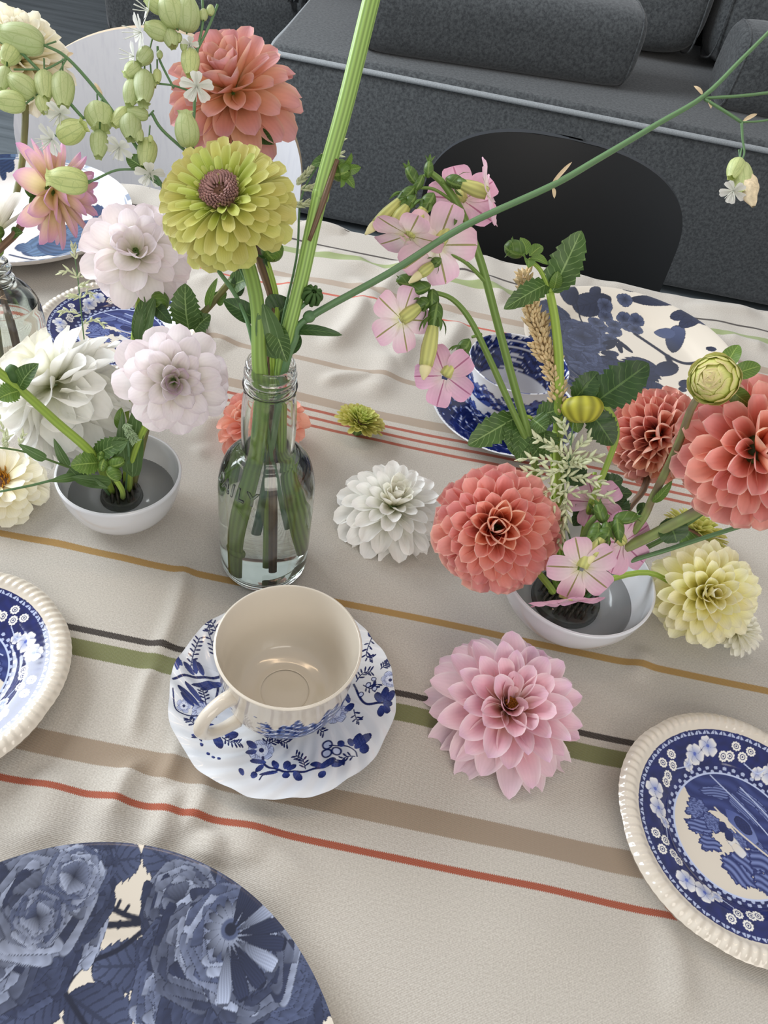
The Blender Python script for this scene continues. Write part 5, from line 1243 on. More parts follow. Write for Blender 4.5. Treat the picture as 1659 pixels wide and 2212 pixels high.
leaf(t, D(632, 715, .455), D(740, 724, .445), .0065, G_DARK, fold=.25, droop=.18, shape=(.4, .6))
# left reaching campion
campion('campion stem reaching left across the white chair with pale inflated pods', [NB + Vector((.012, -.004, -.13)), NB + Vector((-.008, -.002, 0))] + pd((520, 660, .452), (472, 585, .448), (420, 510, .446), (352, 405, .440), (290, 310, .436), (220, 210, .432), (145, 125, .428), (90, 95, .426)), [.0014, .0014, .0013, .0012, .0011, .0010, .0007],
    [(pd((145, 125, .428), (115, 142, .427), (98, 150, .426)), .0006), (pd((145, 125, .428), (125, 160, .427)), .0005), (pd((82, 150, .425), (40, 110, .424), (-10, 85, .424)), .0009), (pd((180, 256, .428), (130, 200, .426), (82, 150, .425)), .0009), (pd((180, 256, .428), (225, 228, .433)), .0007), (pd((300, 366, .438), (250, 368, .434), (205, 388, .430), (186, 392, .428)), .0007), (pd((345, 400, .440), (300, 366, .438)), .0008), (pd((82, 150, .425), (30, 150, .424)), .0006), (pd((220, 210, .432), (218, 230, .431)), .0006)],
    [(45, 84, .424, -1, -.15, 96, 62, True), (22, 118, .424, -.3, .9, 50, 42, False), (8, 170, .423, -.1, 1, 56, 32, False), (48, 186, .424, -.8, -.5, 62, 50, False), (20, 220, .422, -1, 0, 66, 46, False), (97, 185, .425, .15, 1, 70, 42, False), (136, 196, .426, .12, 1, 86, 50, False), (92, 226, .424, .3, 1, 44, 28, False), (215, 254, .430, .2, .8, 62, 60, True), (214, 312, .430, .05, 1, 66, 38, False), (155, 284, .427, .9, -.3, 66, 50, True), (146, 390, .424, -1, -.05, 84, 56, True), (317, 332, .437, -.05, 1, 72, 42, False)],
    [(130, 245, .425, -.2, 1, 34), (112, 300, .426, -.6, .6, 36), (324, 374, .437, .1, 1, 34)], [(145, 122, .428, 1, -.5, 14), (222, 208, .432, -.6, -1, 30)], buds=[(300, 362, .438, 7)])
leaf([o for o in bpy.data.objects if o.name.startswith('bladder_campion')][-1], D(312, 365, .438), D(272, 338, .434), .009, G_LEAF)
# upright campion left of the apricot dahlia
campion('campion sprig crowded with green pods and white flowers beside the apricot dahlia', [NB + Vector((-.002, .008, -.10)), NB + Vector((-.004, .006, 0))] + pd((545, 640, .460), (500, 540, .456), (455, 450, .448), (418, 340, .436), (420, 230, .432), (425, 120, .428), (438, 50, .424), (436, -20, .422)), [.0013, .0012, .0011, .0010, .0008, .0007],
    [(pd((405, 330, .437), (350, 280, .434), (328, 245, .432)), .0009), (pd((375, 190, .432), (345, 130, .430), (340, 100, .428)), .0007), (pd((425, 108, .428), (395, 90, .426), (370, 70, .424)), .0007), (pd((425, 110, .428), (450, 60, .425), (470, 10, .424)), .0008), (pd((420, 200, .432), (375, 185, .432), (335, 180, .431)), .0006), (pd((405, 330, .437), (404, 318, .434)), .0006)],
    [(372, 22, .420, -.2, -1, 72, 62, False), (405, 30, .421, .1, -1, 70, 54, False), (335, 10, .421, -.8, -.4, 46, 34, False), (338, 66, .422, -1, -.25, 50, 40, False), (370, 85, .423, .2, .8, 44, 34, False), (411, 136, .426, .05, 1, 66, 40, False), (311, 190, .427, .05, 1, 84, 44, True), (284, 202, .428, -.1, 1, 62, 38, False), (286, 152, .428, -.5, .6, 40, 34, True), (312, 122, .427, -.4, .8, 44, 34, False), (340, 165, .429, .1, 1, 34, 18, False), (282, 276, .430, .1, 1, 60, 46, False), (262, 254, .431, -.5, .7, 52, 36, False), (298, 245, .430, -.8, -.1, 44, 28, False), (298, 292, .431, .3, 1, 40, 26, False), (403, 280, .430, -.05, -1, 72, 52, True), (330, 175, .43, .3, 1, 34, 18, False)],
    [(322, 24, .420, -1, -.2, 34), (305, 70, .421, -1, .3, 40), (290, 122, .427, -1, .1, 32), (425, 185, .424, .1, .9, 38), (258, 318, .430, -.2, 1, 32), (410, 95, .424, .2, 1, 20)], buds=[(398, 100, .425, 9), (386, 82, .424, 8), (440, 32, .423, 10), (455, 22, .423, 9), (325, 300, .431, 6), (345, 118, .428, 7)])

# ======== left bottle ========
NL = Vector((BL.x, BL.y, TZ + .121))
C = D(42, 118, .600); ax = cv(.42, .34, .75)
t = thing('dahlia', (BL.x, BL.y, TZ + .01), 'cream white pompom dahlia in the top left corner', 'flower', 'flowers in the left bottle')
bloom(t, C - ax * .008, ax, .040, 130, [(1.1, PS_C)], (4, 120), .72, (.8, 1.0), .7, (.22, .34), .1, .12); hub_part(t, C - ax * .01, ax, .009, G_SEP)
stem('stem', [Vector((BL.x - .006, BL.y - .01, TZ + .01)), Vector((BL.x - .003, BL.y - .004, TZ + .09)), NL + Vector((-.005, -.003, 0)), D(35, 420, .612), D(55, 240, .606), C - ax * .012], [.0022, .0022, .0024, .0026, .0026], S_OLIVE, t)
sepals(t, C - ax * .02, -ax, .006, 5, .010, G_DARK, 70)
C = D(112, 414, .585); ax = cv(.90, .06, -.12)
t = thing('dahlia', (BL.x, BL.y, TZ + .01), 'yellow dahlia with violet-pink tips seen from the side near the left edge', 'flower', 'flowers in the left bottle')
bloom(t, C, ax, .037, 44, [(1.1, PS_YP)], (10, 128), .7, (.80, 1.06), .6, (.34, .50), .12, .12, .14); hub_part(t, C - ax * .003, ax, .009, G_SEP)
sepals(t, C - ax * .006, -ax, .008, 6, .017, G_DARK, 58, .011)
stem('stem', [Vector((BL.x + .008, BL.y - .008, TZ + .01)), Vector((BL.x + .004, BL.y - .002, TZ + .09)), NL + Vector((.0, -.004, 0)), D(38, 500, .606), D(58, 456, .600), D(82, 438, .595), C - ax * .006], [.0024, .0026, .0028, .0030, .0030, .0028], S_BROWN, t)
leaf(t, D(25, 510, .61), D(50, 502, .60), .010, G_LEAF)
C = D(-8, 500, .60); ax = cv(.15, 1, .15)
t = thing('dahlia', (BL.x - .02, BL.y, TZ + .01), 'half-open white flower cut by the left edge above the short bottle', 'flower', 'flowers in the left bottle')
bloom(t, C, ax, .036, 16, [(1.1, PS_YP if False else PS_W)], (5, 40), .8, (.9, 1.0), 1, (.26, .32), .1); hub_part(t, C, ax, .006, G_SEP)
stem('stem', [Vector((BL.x - .01, BL.y - .004, TZ + .01)), NL + Vector((-.008, 0, -.03)), NL + Vector((-.007, -.003, 0)), D(2, 545, .605), C], [.0020, .0022, .002], S_GREEN, t)

# ======== left bowl ========
KT = KL + Vector((0, 0, .010))
def kpt(K, dx, dy, h=.008): return Vector((K.x + dx, K.y + dy, K.z + h))
C = D(292, 540, .545); ax = cv(.22, .10, 1)
t = thing('dahlia', (KL.x, KL.y, TZ + .015), 'white dahlia flushed with pink standing tallest in the left bowl', 'flower', 'flowers in the left bowl')
bloom(t, C - ax * .008, ax, .0345, 44, [(.16, PS_BL_IN), (1.1, PS_BL)], (16, 132), .8, (.60, 1.16), .6, (.40, .70), .12, .12, .2); hub_part(t, C - ax * .010, ax, .009, G_SEP)
stem('stem', [kpt(KL, .002, .004), D(272, 900, .565), D(288, 740, .560), D(300, 650, .556), C - ax * .012], [.0022, .0024, .0024, .0022], S_LIGHT, t)
leaf(t, D(305, 745, .556), D(335, 640, .552), .013, G_BLUE, fold=.3, shape=(.4, .7)); leaf(t, D(300, 740, .558), D(312, 640, .55), .010, G_LEAF, fold=.3, shape=(.4, .7)); leaf(t, D(335, 660, .555), D(372, 700, .55), .010, G_DARK)
hub_part(t, D(345, 650, .558), cv(.3, -.6, .3), .007, G_LITE, 'bud', 1.2)
C = D(376, 824, .500); ax = cv(.30, -.24, .95)
t = thing('dahlia', (KL.x + .01, KL.y, TZ + .015), 'blush white dahlia with mauve heart leaning toward the central bottle', 'flower', 'flowers in the left bowl')
bloom(t, C - ax * .008, ax, .0335, 46, [(.14, PS_BL_C), (.34, PS_BL_IN), (1.1, PS_BL)], (6, 106), .74, (.42, 1.06), .6, (.26, .64), .12, .12, .13); hub_part(t, C - ax * .010, ax, .009, G_SEP)
stem('stem', [kpt(KL, .005, .002), D(285, 1000, .545), D(310, 930, .528), D(350, 860, .515), C - ax * .010], [.0022, .0024, .0022], S_LIGHT, t)
leaf(t, D(285, 1030, .548), D(303, 858, .520), .016, G_BLUE, fold=.35, shape=(.35, .8), droop=.03); leaf(t, D(262, 930, .54), D(262, 880, .535), .008, G_LITE, fold=.3)
C = D(116, 832, .545); ax = cv(-.45, .58, .40)
t = thing('dahlia', (KL.x - .01, KL.y, TZ + .015), 'big white dahlia turned away, left of the blush dahlia', 'flower', 'flowers in the left bowl')
bloom(t, C - ax * .004, ax, .0500, 88, [(.2, PS_W_IN), (.5, PS_W), (1.1, PS_WL)], (8, 152), .72, (.55, 1.12), .6, (.30, .60), .12, .15, .2); hub_part(t, C - ax * .010, ax, .010, G_SEP)
sepals(t, C - ax * .014, -ax, .007, 5, .012, G_DARK, 60)
stem('stem', [kpt(KL, -.004, .004), D(222, 980, .560), D(170, 890, .556), C - ax * .012], [.0024, .0024, .0022], S_GREEN, t)
# thick stem running out left
t = thing('dahlia_sprig', (KL.x - .006, KL.y, TZ + .015), 'thick green stem slanting out of the left bowl past the left edge', 'stem', 'flowers in the left bowl')
stem('stem', [kpt(KL, -.006, -.003), D(205, 988, .520), D(120, 910, .490), D(40, 838, .465), D(-40, 775, .445)], [.0030, .0030, .0029, .0027, .0026], S_LIGHT, t, 12)
leaf(t, D(42, 838, .463), D(84, 785, .456), .012, G_LEAF, fold=.4); leaf(t, D(40, 845, .463), D(-5, 862, .456), .015, G_LITE, fold=.3, ser=7)
hub_part(t, D(28, 808, .460), cv(-.2, 1, .2), .0045, SEEDG, 'bud', 1.3); stem('side_shoot', pd((44, 838, .464), (34, 822, .462), (28, 812, .460)), .0012, S_LIGHT, t, 6)
# bud cluster
t = thing('dahlia_bud', (KL.x, KL.y - .004, TZ + .015), 'cluster of small green buds with leaves over the left bowl', 'bud', 'flowers in the left bowl')
stem('stem', [kpt(KL, .003, -.005), D(262, 1055, .535), D(232, 1010, .520), D(212, 985, .515)], [.0020, .0019, .0016], S_LIGHT, t)
for x, y, vx, vy, rp in ((246, 1022, .7, .8, 15), (252, 998, 1, -.1, 14), (224, 1004, -.2, .9, 11), (218, 985, .3, -.8, 8)):
    c = D(x, y, .512); dd = (RI * vx - UI * vy - FWD * .3).normalized(); hub_part(t, c, dd, rp * .512 / F, G_LITE, 'bud', 1.45); sepals(t, c - dd * .004, dd, .003, 5, .007, G_SEP, 22, .004)
leaf(t, D(212, 1000, .516), D(152, 1006, .505), .017, G_LITE, fold=.25, ser=8); leaf(t, D(205, 985, .518), D(278, 950, .510), .015, G_LEAF, fold=.35, ser=9); leaf(t, D(238, 980, .516), D(275, 955, .508), .010, G_BLUE, fold=.3)
# grasses in the left bowl
panicle('thin grass stem crossing the cream zinnia at the left edge', [kpt(KL, -.006, -.006), D(205, 1035, .530), D(150, 1030, .520), D(70, 1048, .505), D(0, 1062, .490), D(-40, 1070, .485)], [.0010, .0011, .0009, .0006], [], PGRN, S_BLUE, 'grasses in the left bowl', (KL.x, KL.y, TZ + .015), blades=[(D(240, 1042, .535), D(150, 1030, .515), .008), (D(165, 1030, .52), D(105, 1040, .508), .006), (D(160, 1028, .523), D(235, 1055, .53), .008)])
panicle('dark thin grass stem with a fine seed spray above the cream zinnia', [kpt(KL, -.008, -.002), D(180, 1020, .535), D(145, 1008, .525), D(60, 978, .505), D(0, 967, .495), D(-40, 962, .49)], [.0009, .0009, .0007, .0005], [(pd((40, 960, .50), (52, 935, .497)), 7), (pd((10, 970, .497), (12, 945, .495), (-5, 900, .49)), 14), (pd((5, 960, .495), (18, 940, .492)), 7)], PGRN, S_DARK, 'grasses in the left bowl', (KL.x - .004, KL.y, TZ + .015), seed=6, blades=[(D(148, 1008, .525), D(116, 946, .515), .007), (D(100, 992, .512), D(38, 958, .500), .007), (D(150, 1012, .525), D(180, 1040, .53), .010)])
t = panicle('small mint-green grass ear standing in the left bowl', [kpt(KL, .003, .0), D(278, 990, .535), D(276, 950, .525)], [.0010, .0009], [(pd((272, 915, .518), (280, 935, .520), (292, 952, .522)), 90)], MINT, S_BLUE, 'grasses in the left bowl', (KL.x + .003, KL.y, TZ + .015), L=.0042, w=.0014, spread=1.0, seed=9, blades=[(D(270, 1000, .535), D(265, 888, .525), .009)])
panicle('loose pale grass panicle in front of the blue side plate', [kpt(KL, -.003, .006), D(210, 950, .58), D(190, 800, .58), D(178, 700, .578), D(168, 600, .575), D(160, 545, .574)], [.0006, .0005, .0004], [(pd((162, 560, .574), (158, 530, .573)), 9), (pd((168, 600, .575), (150, 585, .572), (130, 590, .57)), 8), (pd((168, 600, .575), (190, 590, .572), (200, 600, .57)), 7), (pd((172, 640, .576), (150, 640, .573)), 8), (pd((172, 645, .576), (190, 632, .573), (196, 640, .572)), 8), (pd((175, 680, .577), (145, 672, .574), (132, 675, .573)), 9), (pd((180, 700, .578), (205, 690, .575), (228, 705, .573)), 10), (pd((170, 620, .575), (185, 615, .573)), 6)], PGRN, S_BLUE, 'grasses in the left bowl', (KL.x - .003, KL.y + .004, TZ + .015), seed=3, L=.0055, w=.0017)
# brown leafy side stem between left bowl and zinnia
t = thing('dahlia_sprig', (KL.x + .006, KL.y + .006, TZ + .015), 'brown leafy stem slanting behind the blush dahlia towards the zinnia', 'stem', 'flowers in the left bowl')
stem('stem', [kpt(KL, .007, .005), D(330, 880, .565), D(400, 712, .560), D(445, 670, .548), D(520, 580, .530), D(560, 530, .520)], [.0022, .0024, .0024, .0024, .0022], S_OLIVE, t)
leaf(t, D(408, 712, .556), D(400, 612, .540), .024, G_LEAF, fold=.2, ser=9); leaf(t, D(420, 715, .556), D(455, 680, .548), .018, G_LEAF, fold=.3, ser=8); leaf(t, D(468, 655, .545), D(490, 632, .54), .010, G_SEP, fold=.4)
leaf(t, D(448, 668, .547), D(470, 600, .535), .006, G_LITE, fold=.4); leaf(t, D(512, 640, .535), D(525, 582, .525), .010, G_DARK, fold=.3); leaf(t, D(500, 622, .535), D(545, 600, .52), .015, G_LEAF, fold=.3, ser=0)
hub_part(t, D(505, 615, .532), cv(-.4, .4, .5), .0045, G_SEP, 'bud', 1.1)

# ======== right bowl ========
def ball(label, x, y, dep, R, ax, n, sets, W, stem_pts, sr, smat, phi=(6, 138), Lr=(.86, 1.0), p=.68):
    C = D(x, y, dep)
    t = thing('dahlia', (KR.x, KR.y, TZ + .015), label, 'flower', 'dahlias in the right bowl')
    bloom(t, C, ax, R, n, sets, phi, p, Lr, .8, W, .06, .04, .05); hub_part(t, C, ax, R * .35, G_SEP)
    stem('stem', stem_pts + [C - ax * R * .25], sr, smat, t); sepals(t, C - ax * R * .42, -ax, R * .2, 5, R * .3, G_DARK, 60)
    return t
ball('round coral dahlia at the front of the right bowl', 1072, 1141, .520, .0435, cv(-.10, .06, 1), 170, [(.09, PS_BALL_IN), (1.1, PS_BALL)], (.24, .44), [kpt(KR, -.012, .002), D(1190, 1270, .548), D(1130, 1200, .540)], [.0024, .0024, .0022], S_LIGHT)
ball('dusky coral dahlia turned sideways behind the yellow bud', 1422, 945, .575, .0365, cv(.25, -.42, .8), 170, [(.3, PS_BALL_IN), (1.1, PS_BALL2)], (.26, .42), [kpt(KR, .008, .006), D(1350, 1110, .572), D(1395, 1045, .575)], [.0024, .0026, .0026], S_BROWN)
ball('large bright coral dahlia cut by the right edge', 1632, 975, .470, .0475, cv(.02, -.02, 1), 140, [(.10, PS_BALL_IN), (1.1, PS_CORALR)], (.24, .46), [kpt(KR, .014, .004), D(1300, 1215, .535), D(1420, 1150, .515), D(1540, 1080, .495)], [.0036, .0036, .0036, .0032], S_MOTT)
# yellow bud
C = D(1545, 820, .445); ax = cv(-.55, -.10, .80)
t = thing('dahlia_bud', (KR.x, KR.y, TZ + .015), 'fat yellow-green dahlia bud in front of the coral dahlias', 'bud', 'dahlias in the right bowl')
M_BUD = petal_mat('yellow_bud_petal', [(0, '#bcd45c'), (.5, '#d6e07c'), (.85, '#e2df90'), (1, '#dcc898')], '#e4dc98', .4, 4, var=.04, trans=.2); PS_BUD = petal_set('bud_petal', M_BUD, 3, a=.6, b=.4, A0=.7, A1=.7, bend=.42)
M_BUDG, nb_, bb_ = newmat('bud_core_green'); bb_.inputs['Base Color'].default_value = lin('#b4c455'); bb_.inputs['Roughness'].default_value = .5
hub_part(t, C, ax, .0128, M_BUDG, 'bud_core', .92)
a_, e1, e2 = frame(ax, UI)
for k in range(40):
    tt = (k + .5) / 40; ph = math.radians(152 - 112 * tt); az = k * 2.4; rad = e1 * math.cos(az) + e2 * math.sin(az); dr = a_ * math.cos(ph) + rad * math.sin(ph)
    put_petal(PS_BUD[k % 3], t, C + dr * .0128, (a_ * math.sin(ph) - rad * math.cos(ph)), -dr, .0140, .0135)
for vx, vy, L_ in ((.55, -1, .024), (1, -.35, .026), (.95, .75, .024), (.2, 1, .01)):
    d = (RI * vx - UI * vy).normalized(); leaf(t, C - ax * .009 + d * .007, C - ax * .011 + d * L_, .0105, G_LITE, up=ax, fold=.25, name='sepal')
stem('stem', [kpt(KR, .010, .0), D(1375, 1140, .520), D(1410, 1075, .505), D(1465, 960, .475), D(1500, 870, .455), C - ax * .010], [.0026, .0028, .0027, .0024, .0022], S_MOTT, t)
leaf(t, D(1410, 1085, .503), D(1452, 1038, .492), .006, G_LITE, fold=.4)
# thin stems leading right
t = thing('cut_flower', (KR.x + .01, KR.y, TZ + .015), 'thin dark green stem from the right bowl passing above the lemon dahlia', 'stem', 'dahlias in the right bowl')
stem('stem', [kpt(KR, .012, -.003), D(1330, 1228, .53), D(1450, 1185, .52), D(1580, 1143, .505), D(1660, 1120, .495)], [.0016, .0016, .0014], S_BLUE, t)
leaf(t, D(1440, 1120, .515), D(1462, 1172, .512), .020, G_DARK, fold=.1, shape=(.5, .4)); leaf(t, D(1390, 1085, .52), D(1385, 1118, .52), .010, G_DARK)
t = thing('cut_flower', (KR.x + .012, KR.y + .004, TZ + .015), 'dark stem slanting from the right bowl under the bright coral dahlia', 'stem', 'dahlias in the right bowl')
stem('stem', [kpt(KR, .014, .002), D(1340, 1215, .54), D(1440, 1160, .525), D(1530, 1100, .51)], [.0017, .0018, .0016], S_DARK, t)

# dahlia shoot with bud and leaf (tall, right of nicotiana)
t = thing('dahlia_bud', (KR.x, KR.y + .006, TZ + .015), 'tall pale dahlia shoot with leaf and closed bud against the black chair', 'bud', 'dahlias in the right bowl')
stem('stem', [kpt(KR, .002, .008), D(1208, 1120, .55), D(1205, 960, .535), D(1208, 800, .51), D(1200, 700, .50), D(1188, 632, .494)], [.0030, .0034, .0033, .0030, .0026], S_LIGHT, t, 12)
stem('node', pd((1205, 945, .533), (1205, 930, .531)), [.0036, .0044, .0038], S_LIGHT, t, 12)
stem('side_shoot', pd((1190, 635, .494), (1168, 585, .487), (1142, 560, .483)), [.0018, .0015, .0014], S_LIGHT, t)
C = D(1112, 538, .480); hub_part(t, C, cv(-.9, .3, .1), .0058, G_SEP, 'bud', 1.2); sepals(t, C + cv(.9, -.3, 0) * .004, cv(-.9, .3, 0), .004, 6, .010, G_SEP, 35, .007); sepals(t, D(1140, 555, .482), cv(.2, .3, .6), .004, 5, .012, G_LITE, 75, .008)
leaf(t, D(1192, 632, .493), D(1256, 498, .475), .024, G_LEAF, fold=.15, ser=8, droop=.04); leaf(t, D(1185, 612, .492), D(1088, 668, .482), .016, G_LEAF, fold=.3, ser=7); leaf(t, D(1196, 625, .492), D(1205, 585, .485), .008, G_LITE)
# hanging bud with leaves
t = thing('dahlia_bud', (KR.x + .006, KR.y + .006, TZ + .015), 'round yellow-green bud hanging from a hooked stem in the middle right', 'bud', 'dahlias in the right bowl')
stem('stem', [kpt(KR, .005, .007), D(1270, 1110, .54), D(1305, 1020, .53), D(1332, 940, .52), D(1318, 890, .514), D(1292, 868, .511), D(1268, 858, .510)], [.0022, .0022, .0021, .0020, .0018], S_LIGHT, t, 10)
C = D(1258, 884, .508); v, f, uv = lathe(curve2([(.0005, -.0090), (.008, -.0078), (.0130, -.002), (.0132, .003), (.0090, .0075), (.0005, .008)], 4), 24, C, UI, mod=lambda th, k: 1 + .025 * math.cos(10 * th))
mk('bud', v, f, stem_mat('striped_bud', '#a9a83c', 10, .3), t, uv)
sepals(t, D(1260, 862, .508), -UI * 1.0, .004, 7, .010, G_LEAF, 82, .006)
leaf(t, D(1290, 866, .51), D(1402, 785, .492), .030, G_DARK, fold=.12, ser=8, droop=.04); leaf(t, D(1240, 862, .512), D(1292, 803, .505), .019, G_DARK, fold=.25, ser=7); leaf(t, D(1262, 865, .511), D(1290, 812, .506), .010, G_BLUE, fold=.25)
leaf(t, D(1275, 890, .514), D(1325, 962, .516), .022, G_DARK, fold=.15, ser=9, droop=.05); leaf(t, D(1240, 900, .52), D(1248, 935, .52), .010, G_LITE)
# compound leaf left of the shoots
t = thing('dahlia_leaf', (KR.x - .004, KR.y + .008, TZ + .015), 'divided dark green dahlia leaf over the patterned saucer', 'leaf', 'dahlias in the right bowl')
stem('stem', [kpt(KR, -.004, .008), D(1195, 1080, .55), D(1190, 960, .54), D(1150, 905, .53), D(1120, 900, .525)], [.0016, .0015, .0012], S_LIGHT, t)
for a_, b_, w_ in (((1118, 900), (1010, 962), .022), ((1120, 905), (1112, 985), .021), ((1135, 905), (1122, 1000), .018), ((1150, 905), (1180, 930), .020), ((1175, 930), (1180, 985), .020), ((1185, 940), (1150, 985), .02), ((1160, 900), (1220, 880), .018)):
    leaf(t, D(*a_, .527), D(*b_, .522), w_, G_LEAF, fold=.18, ser=6, droop=.05)
t = thing('dahlia_leaf', (KR.x + .004, KR.y + .010, TZ + .015), 'drooping dark leaves at the back of the right bowl', 'leaf', 'dahlias in the right bowl')
stem('stem', [kpt(KR, .004, .010), D(1262, 1150, .555), D(1280, 1060, .55), D(1285, 1020, .548)], [.0018, .0016, .0014], S_LIGHT, t)
for a_, b_, w_ in (((1275, 1082), (1238, 1136), .016), ((1295, 1048), (1346, 1035), .015), ((1300, 1065), (1366, 1066), .013), ((1280, 1085), (1350, 1080), .016), ((1330, 1085), (1355, 1112), .016), ((1225, 1010), (1262, 1048), .020), ((1262, 1040), (1200, 985), .016)):
    leaf(t, D(*a_, .545), D(*b_, .540), w_, G_DARK, fold=.2, ser=5, droop=.06)
# tan grass
panicle('dense tan grass ear in front of the patterned cup', [kpt(KR, -.002, .004), D(1218, 1150, .55), D(1214, 1000, .535), D(1200, 870, .52), D(1180, 760, .51)], [.0010, .0010, .0008], [(pd((1203, 825, .516), (1180, 760, .512), (1155, 690, .507), (1128, 590, .50)), 260), (pd((1150, 700, .507), (1148, 640, .503)), 40), (pd((1168, 735, .510), (1172, 680, .506)), 36), (pd((1180, 780, .512), (1160, 740, .51)), 36), (pd((1204, 870, .518), (1202, 820, .515), (1196, 775, .513)), 60), (pd((1218, 895, .522), (1226, 868, .52)), 22)], TAN, S_GREEN, 'grasses in the right bowl', (KR.x - .002, KR.y + .003, TZ + .015), L=.0056, w=.0026, spread=.75, seed=12, thick=.0034)
# pale panicle
pb = []
rg = random.Random(31)
for (x0, y0, x1, y1, n) in ((1232, 960, 1215, 910, 14), (1232, 985, 1150, 945, 14), (1230, 990, 1275, 945, 14), (1228, 1005, 1120, 990, 16), (1228, 1008, 1300, 985, 16), (1228, 1020, 1130, 1020, 14), (1228, 1030, 1305, 1045, 16), (1228, 1040, 1165, 1075, 14), (1226, 1060, 1180, 1110, 14), (1226, 1065, 1325, 1075, 14), (1224, 1085, 1205, 1180, 24), (1226, 1075, 1225, 1130, 12), (1228, 1000, 1190, 960, 12), (1230, 1000, 1262, 1005, 12), (1230, 1010, 1180, 1035, 12)):
    n = int(n * .75); pb.append((pd((x0, y0, .520), ((x0 * .5 + x1 * .5) + rg.uniform(-4, 4), (y0 + y1) / 2 - 4, .514), (x1, y1, .510)), n))
panicle('fluffy pale green grass panicle hanging over the right bowl', [kpt(KR, .0, .002), D(1238, 1200, .548), D(1222, 1120, .535), D(1228, 1020, .522), D(1234, 950, .516), D(1240, 900, .512)], [.0008, .0007, .0005], pb, PGRN, S_BLUE, 'grasses in the right bowl', (KR.x, KR.y + .001, TZ + .015), L=.0076, w=.0026, spread=.65, seed=14)

# ---- nicotiana ----
M_TUBE = stem_mat('nicotiana_tube', '#bfc074', 8, .14); M_TIP = plain('pale_bud_tip', '#e2d8a4', .6)
def nico(t, A, B, dep, limb=None, R=62, back=False, pink=False, tip=True, wid=15, depB=None):
    wid = wid * 1.5
    """calyx at A, tube to B; limb = screen normal (r,u,toward) of the open flower"""
    depB = depB or dep; a = D(*A, dep); b = D(*B, depB); s = dep / F; d = (b - a).normalized(); L = (b - a).length
    v, f, uv = lathe(curve2([(.0006, -.001), (wid * .42 * s, L * .06), (wid * .55 * s, L * .2), (wid * .40 * s, L * .38)], 4), 14, a, d); cx_ = mk('calyx', v, f, G_SEP, t, uv)
    ex, e1, e2 = frame(d, UI)
    for k in range(5):
        az = k * 1.2566 + .4; rad = e1 * math.cos(az) + e2 * math.sin(az); leaf(cx_, a + d * L * .22 + rad * wid * .45 * s, a + d * L * .48 + rad * wid * 1.0 * s, wid * .34 * s, G_SEP, up=rad, name='sepal', nv=6)
    tb_ = stem('tube', [a + d * L * .1, a + d * L * .5, b], [wid * .30 * s, wid * .34 * s, wid * .50 * s, wid * .62 * s, wid * .5 * s], M_TUBE, t, 12)
    if limb:
        n = cv(*limb); ex, e1, e2 = frame(n, UI)
        for k in range(5):
            az = k * 1.2566 + .25; rad = e1 * math.cos(az) + e2 * math.sin(az)
            put_petal((PS_NIC2 if pink else PS_NIC)[k % 3], tb_, b + rad * wid * .3 * s, rad + n * .12, n, R * s, R * .92 * s)
    elif tip:
        v, f, uv = lathe(curve2([(.0004, -.002), (wid * .42 * s, .0), (wid * .40 * s, .004), (.0006, .009)], 3), 10, b, d); mk('tip', v, f, M_TIP, tb_, uv)
S_NIC = stem_mat('nicotiana_stem', '#6f8a44', 5, .12)
t = thing('nicotiana', (KR.x - .006, KR.y + .002, TZ + .015), 'tall flowering tobacco stem with drooping pale pink trumpets', 'flower', 'flowering tobacco in the right bowl')
stem('stem', [kpt(KR, -.006, .003), D(1175, 1150, .55), D(1152, 985, .53), D(1110, 830, .51), D(1075, 700, .495), D(1040, 570, .48), D(1000, 465, .47), D(962, 402, .465), D(930, 372, .463)], [.0026, .0027, .0027, .0026, .0025, .0023, .0018], S_NIC, t, 12, n=50)
stem('branch', pd((1148, 975, .528), (1100, 870, .513), (1055, 770, .50), (1015, 690, .49), (975, 645, .485), (925, 628, .482)), [.0022, .0022, .0020, .0017, .0014], S_NIC, t, 10)
stem('branch', pd((1052, 612, .484), (1010, 570, .476), (965, 542, .47), (945, 520, .468)), [.0014, .0012, .0011], S_NIC, t)
for pts in (pd((985, 440, .469), (940, 410, .463), (905, 405, .462)), pd((1005, 470, .471), (985, 450, .468)), pd((970, 410, .466), (955, 390, .462)), pd((1040, 722, .496), (1020, 728, .492)), pd((930, 372, .463), (895, 392, .461))): stem('branch', pts, .0010, S_NIC, t, 6)
nico(t, (893, 405), (812, 484), .460, None); nico(t, (895, 425), (852, 482), .459, None, tip=False, wid=17); nico(t, (935, 420), (882, 508), .458, (-.25, -.9, .25), 72, wid=20)
nico(t, (966, 386), (1052, 418), .460, (.96, .15, .28), 66, wid=18); nico(t, (985, 405), (1000, 432), .478, (.05, .15, 1), 72, pink=True, depB=.474)
nico(t, (985, 452), (945, 530), .464, (-.15, .55, -.80), 82, wid=18); nico(t, (925, 648), (868, 690), .478, (-.45, .25, -.8), 64, wid=18, depB=.474); nico(t, (945, 655), (920, 790), .476, None, wid=20)
nico(t, (1012, 735), (962, 812), .486, (-.35, -.30, .85), 62, pink=True, wid=18); nico(t, (950, 560), (908, 592), .47, None, wid=14)
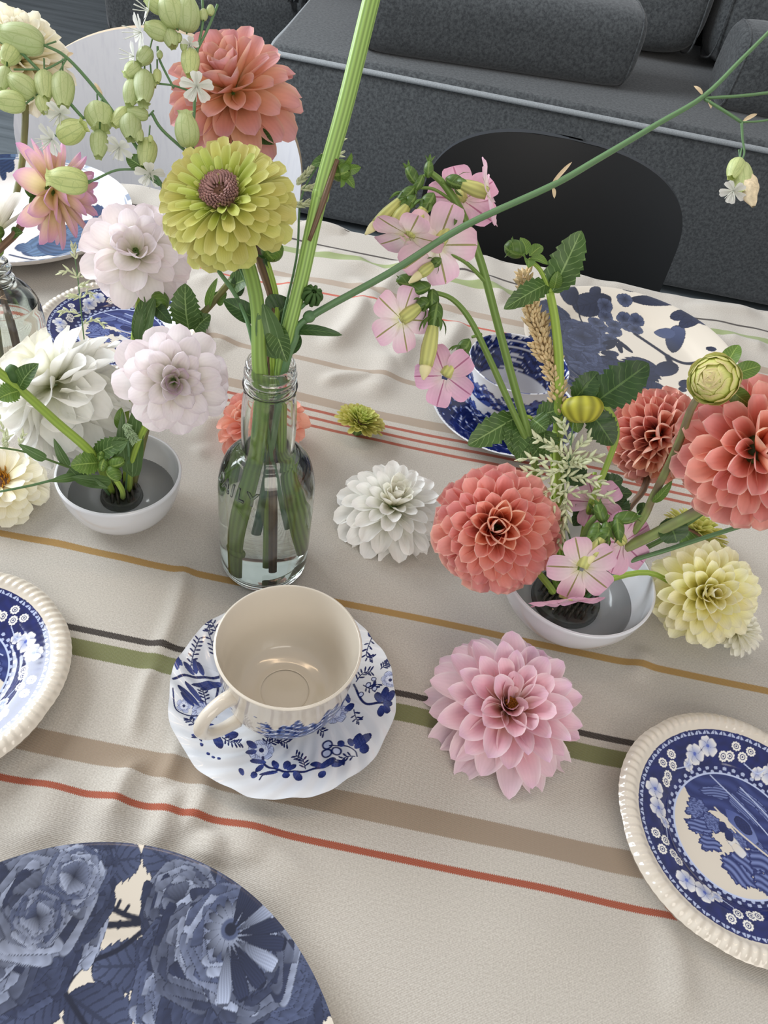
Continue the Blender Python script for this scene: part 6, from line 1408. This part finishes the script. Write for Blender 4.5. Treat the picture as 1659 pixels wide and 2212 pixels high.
for x, y, dep, vx, vy, rp in ((890, 378, .461, -.5, -.9, 13), (926, 366, .462, .1, -1, 11), (946, 486, .466, -.3, 1, 14), (883, 607, .478, -1, -.1, 16), (906, 622, .477, -1, .25, 15), (935, 648, .478, 0, 1, 14), (905, 395, .461, -.3, .6, 11)):
    c = D(x, y, dep); d = (RI * vx - UI * vy).normalized(); hub_part(t, c, d, rp * dep / F, G_SEP, 'bud', 1.7)
    sepals(t, c, d, .002, 5, .0085, G_SEP, 18, .0025)
# low nicotiana at the front of the bowl
t = thing('nicotiana', (KR.x + .003, KR.y - .004, TZ + .015), 'short drooping flowering tobacco cluster at the middle of the right bowl', 'flower', 'flowering tobacco in the right bowl')
stem('stem', [kpt(KR, .001, -.002), D(1248, 1200, .520), D(1268, 1140, .508), D(1295, 1112, .503), D(1315, 1118, .500)], [.0022, .0022, .0020, .0018], S_NIC, t, 10)
nico(t, (1290, 1140), (1256, 1226), .492, (-.05, -.35, .88), 68, wid=18); nico(t, (1318, 1130), (1345, 1172), .512, (.3, -.1, .9), 66, pink=True, depB=.52); nico(t, (1312, 1142), (1278, 1198), .490, None, wid=17)
nico(t, (1234, 1248), (1222, 1294), .505, (.06, -.90, .18), 74, pink=True, wid=20)
nico(t, (1290, 1110), (1285, 1085), .53, (-.1, .2, .9), 55, pink=True, depB=.54)
for x, y, dep, vx, vy, rp in ((1352, 1118, .497, 1, -.1, 15), (1285, 1152, .494, -.3, 1, 14), (1335, 1142, .496, .1, 1, 14), (1308, 1150, .493, -.1, 1, 13), (1298, 1108, .50, -.2, -.6, 14)):
    c = D(x, y, dep); d = (RI * vx - UI * vy).normalized(); hub_part(t, c, d, rp * dep / F, G_SEP, 'bud', 1.8); sepals(t, c, d, .002, 5, .010, G_SEP, 20, .003)
cloth()
# petals and florets hang on the flower head that carries them
for o in list(bpy.data.objects):
    if o.parent is None and o.type == 'EMPTY':
        hd_ = [c for c in o.children if c.name.split('.')[0] in ('flower_head', 'disc', 'bud_core')]
        if hd_:
            for c in list(o.children):
                if c.name.split('.')[0] in ('petal', 'florets', 'stamens'): c.parent = hd_[0]
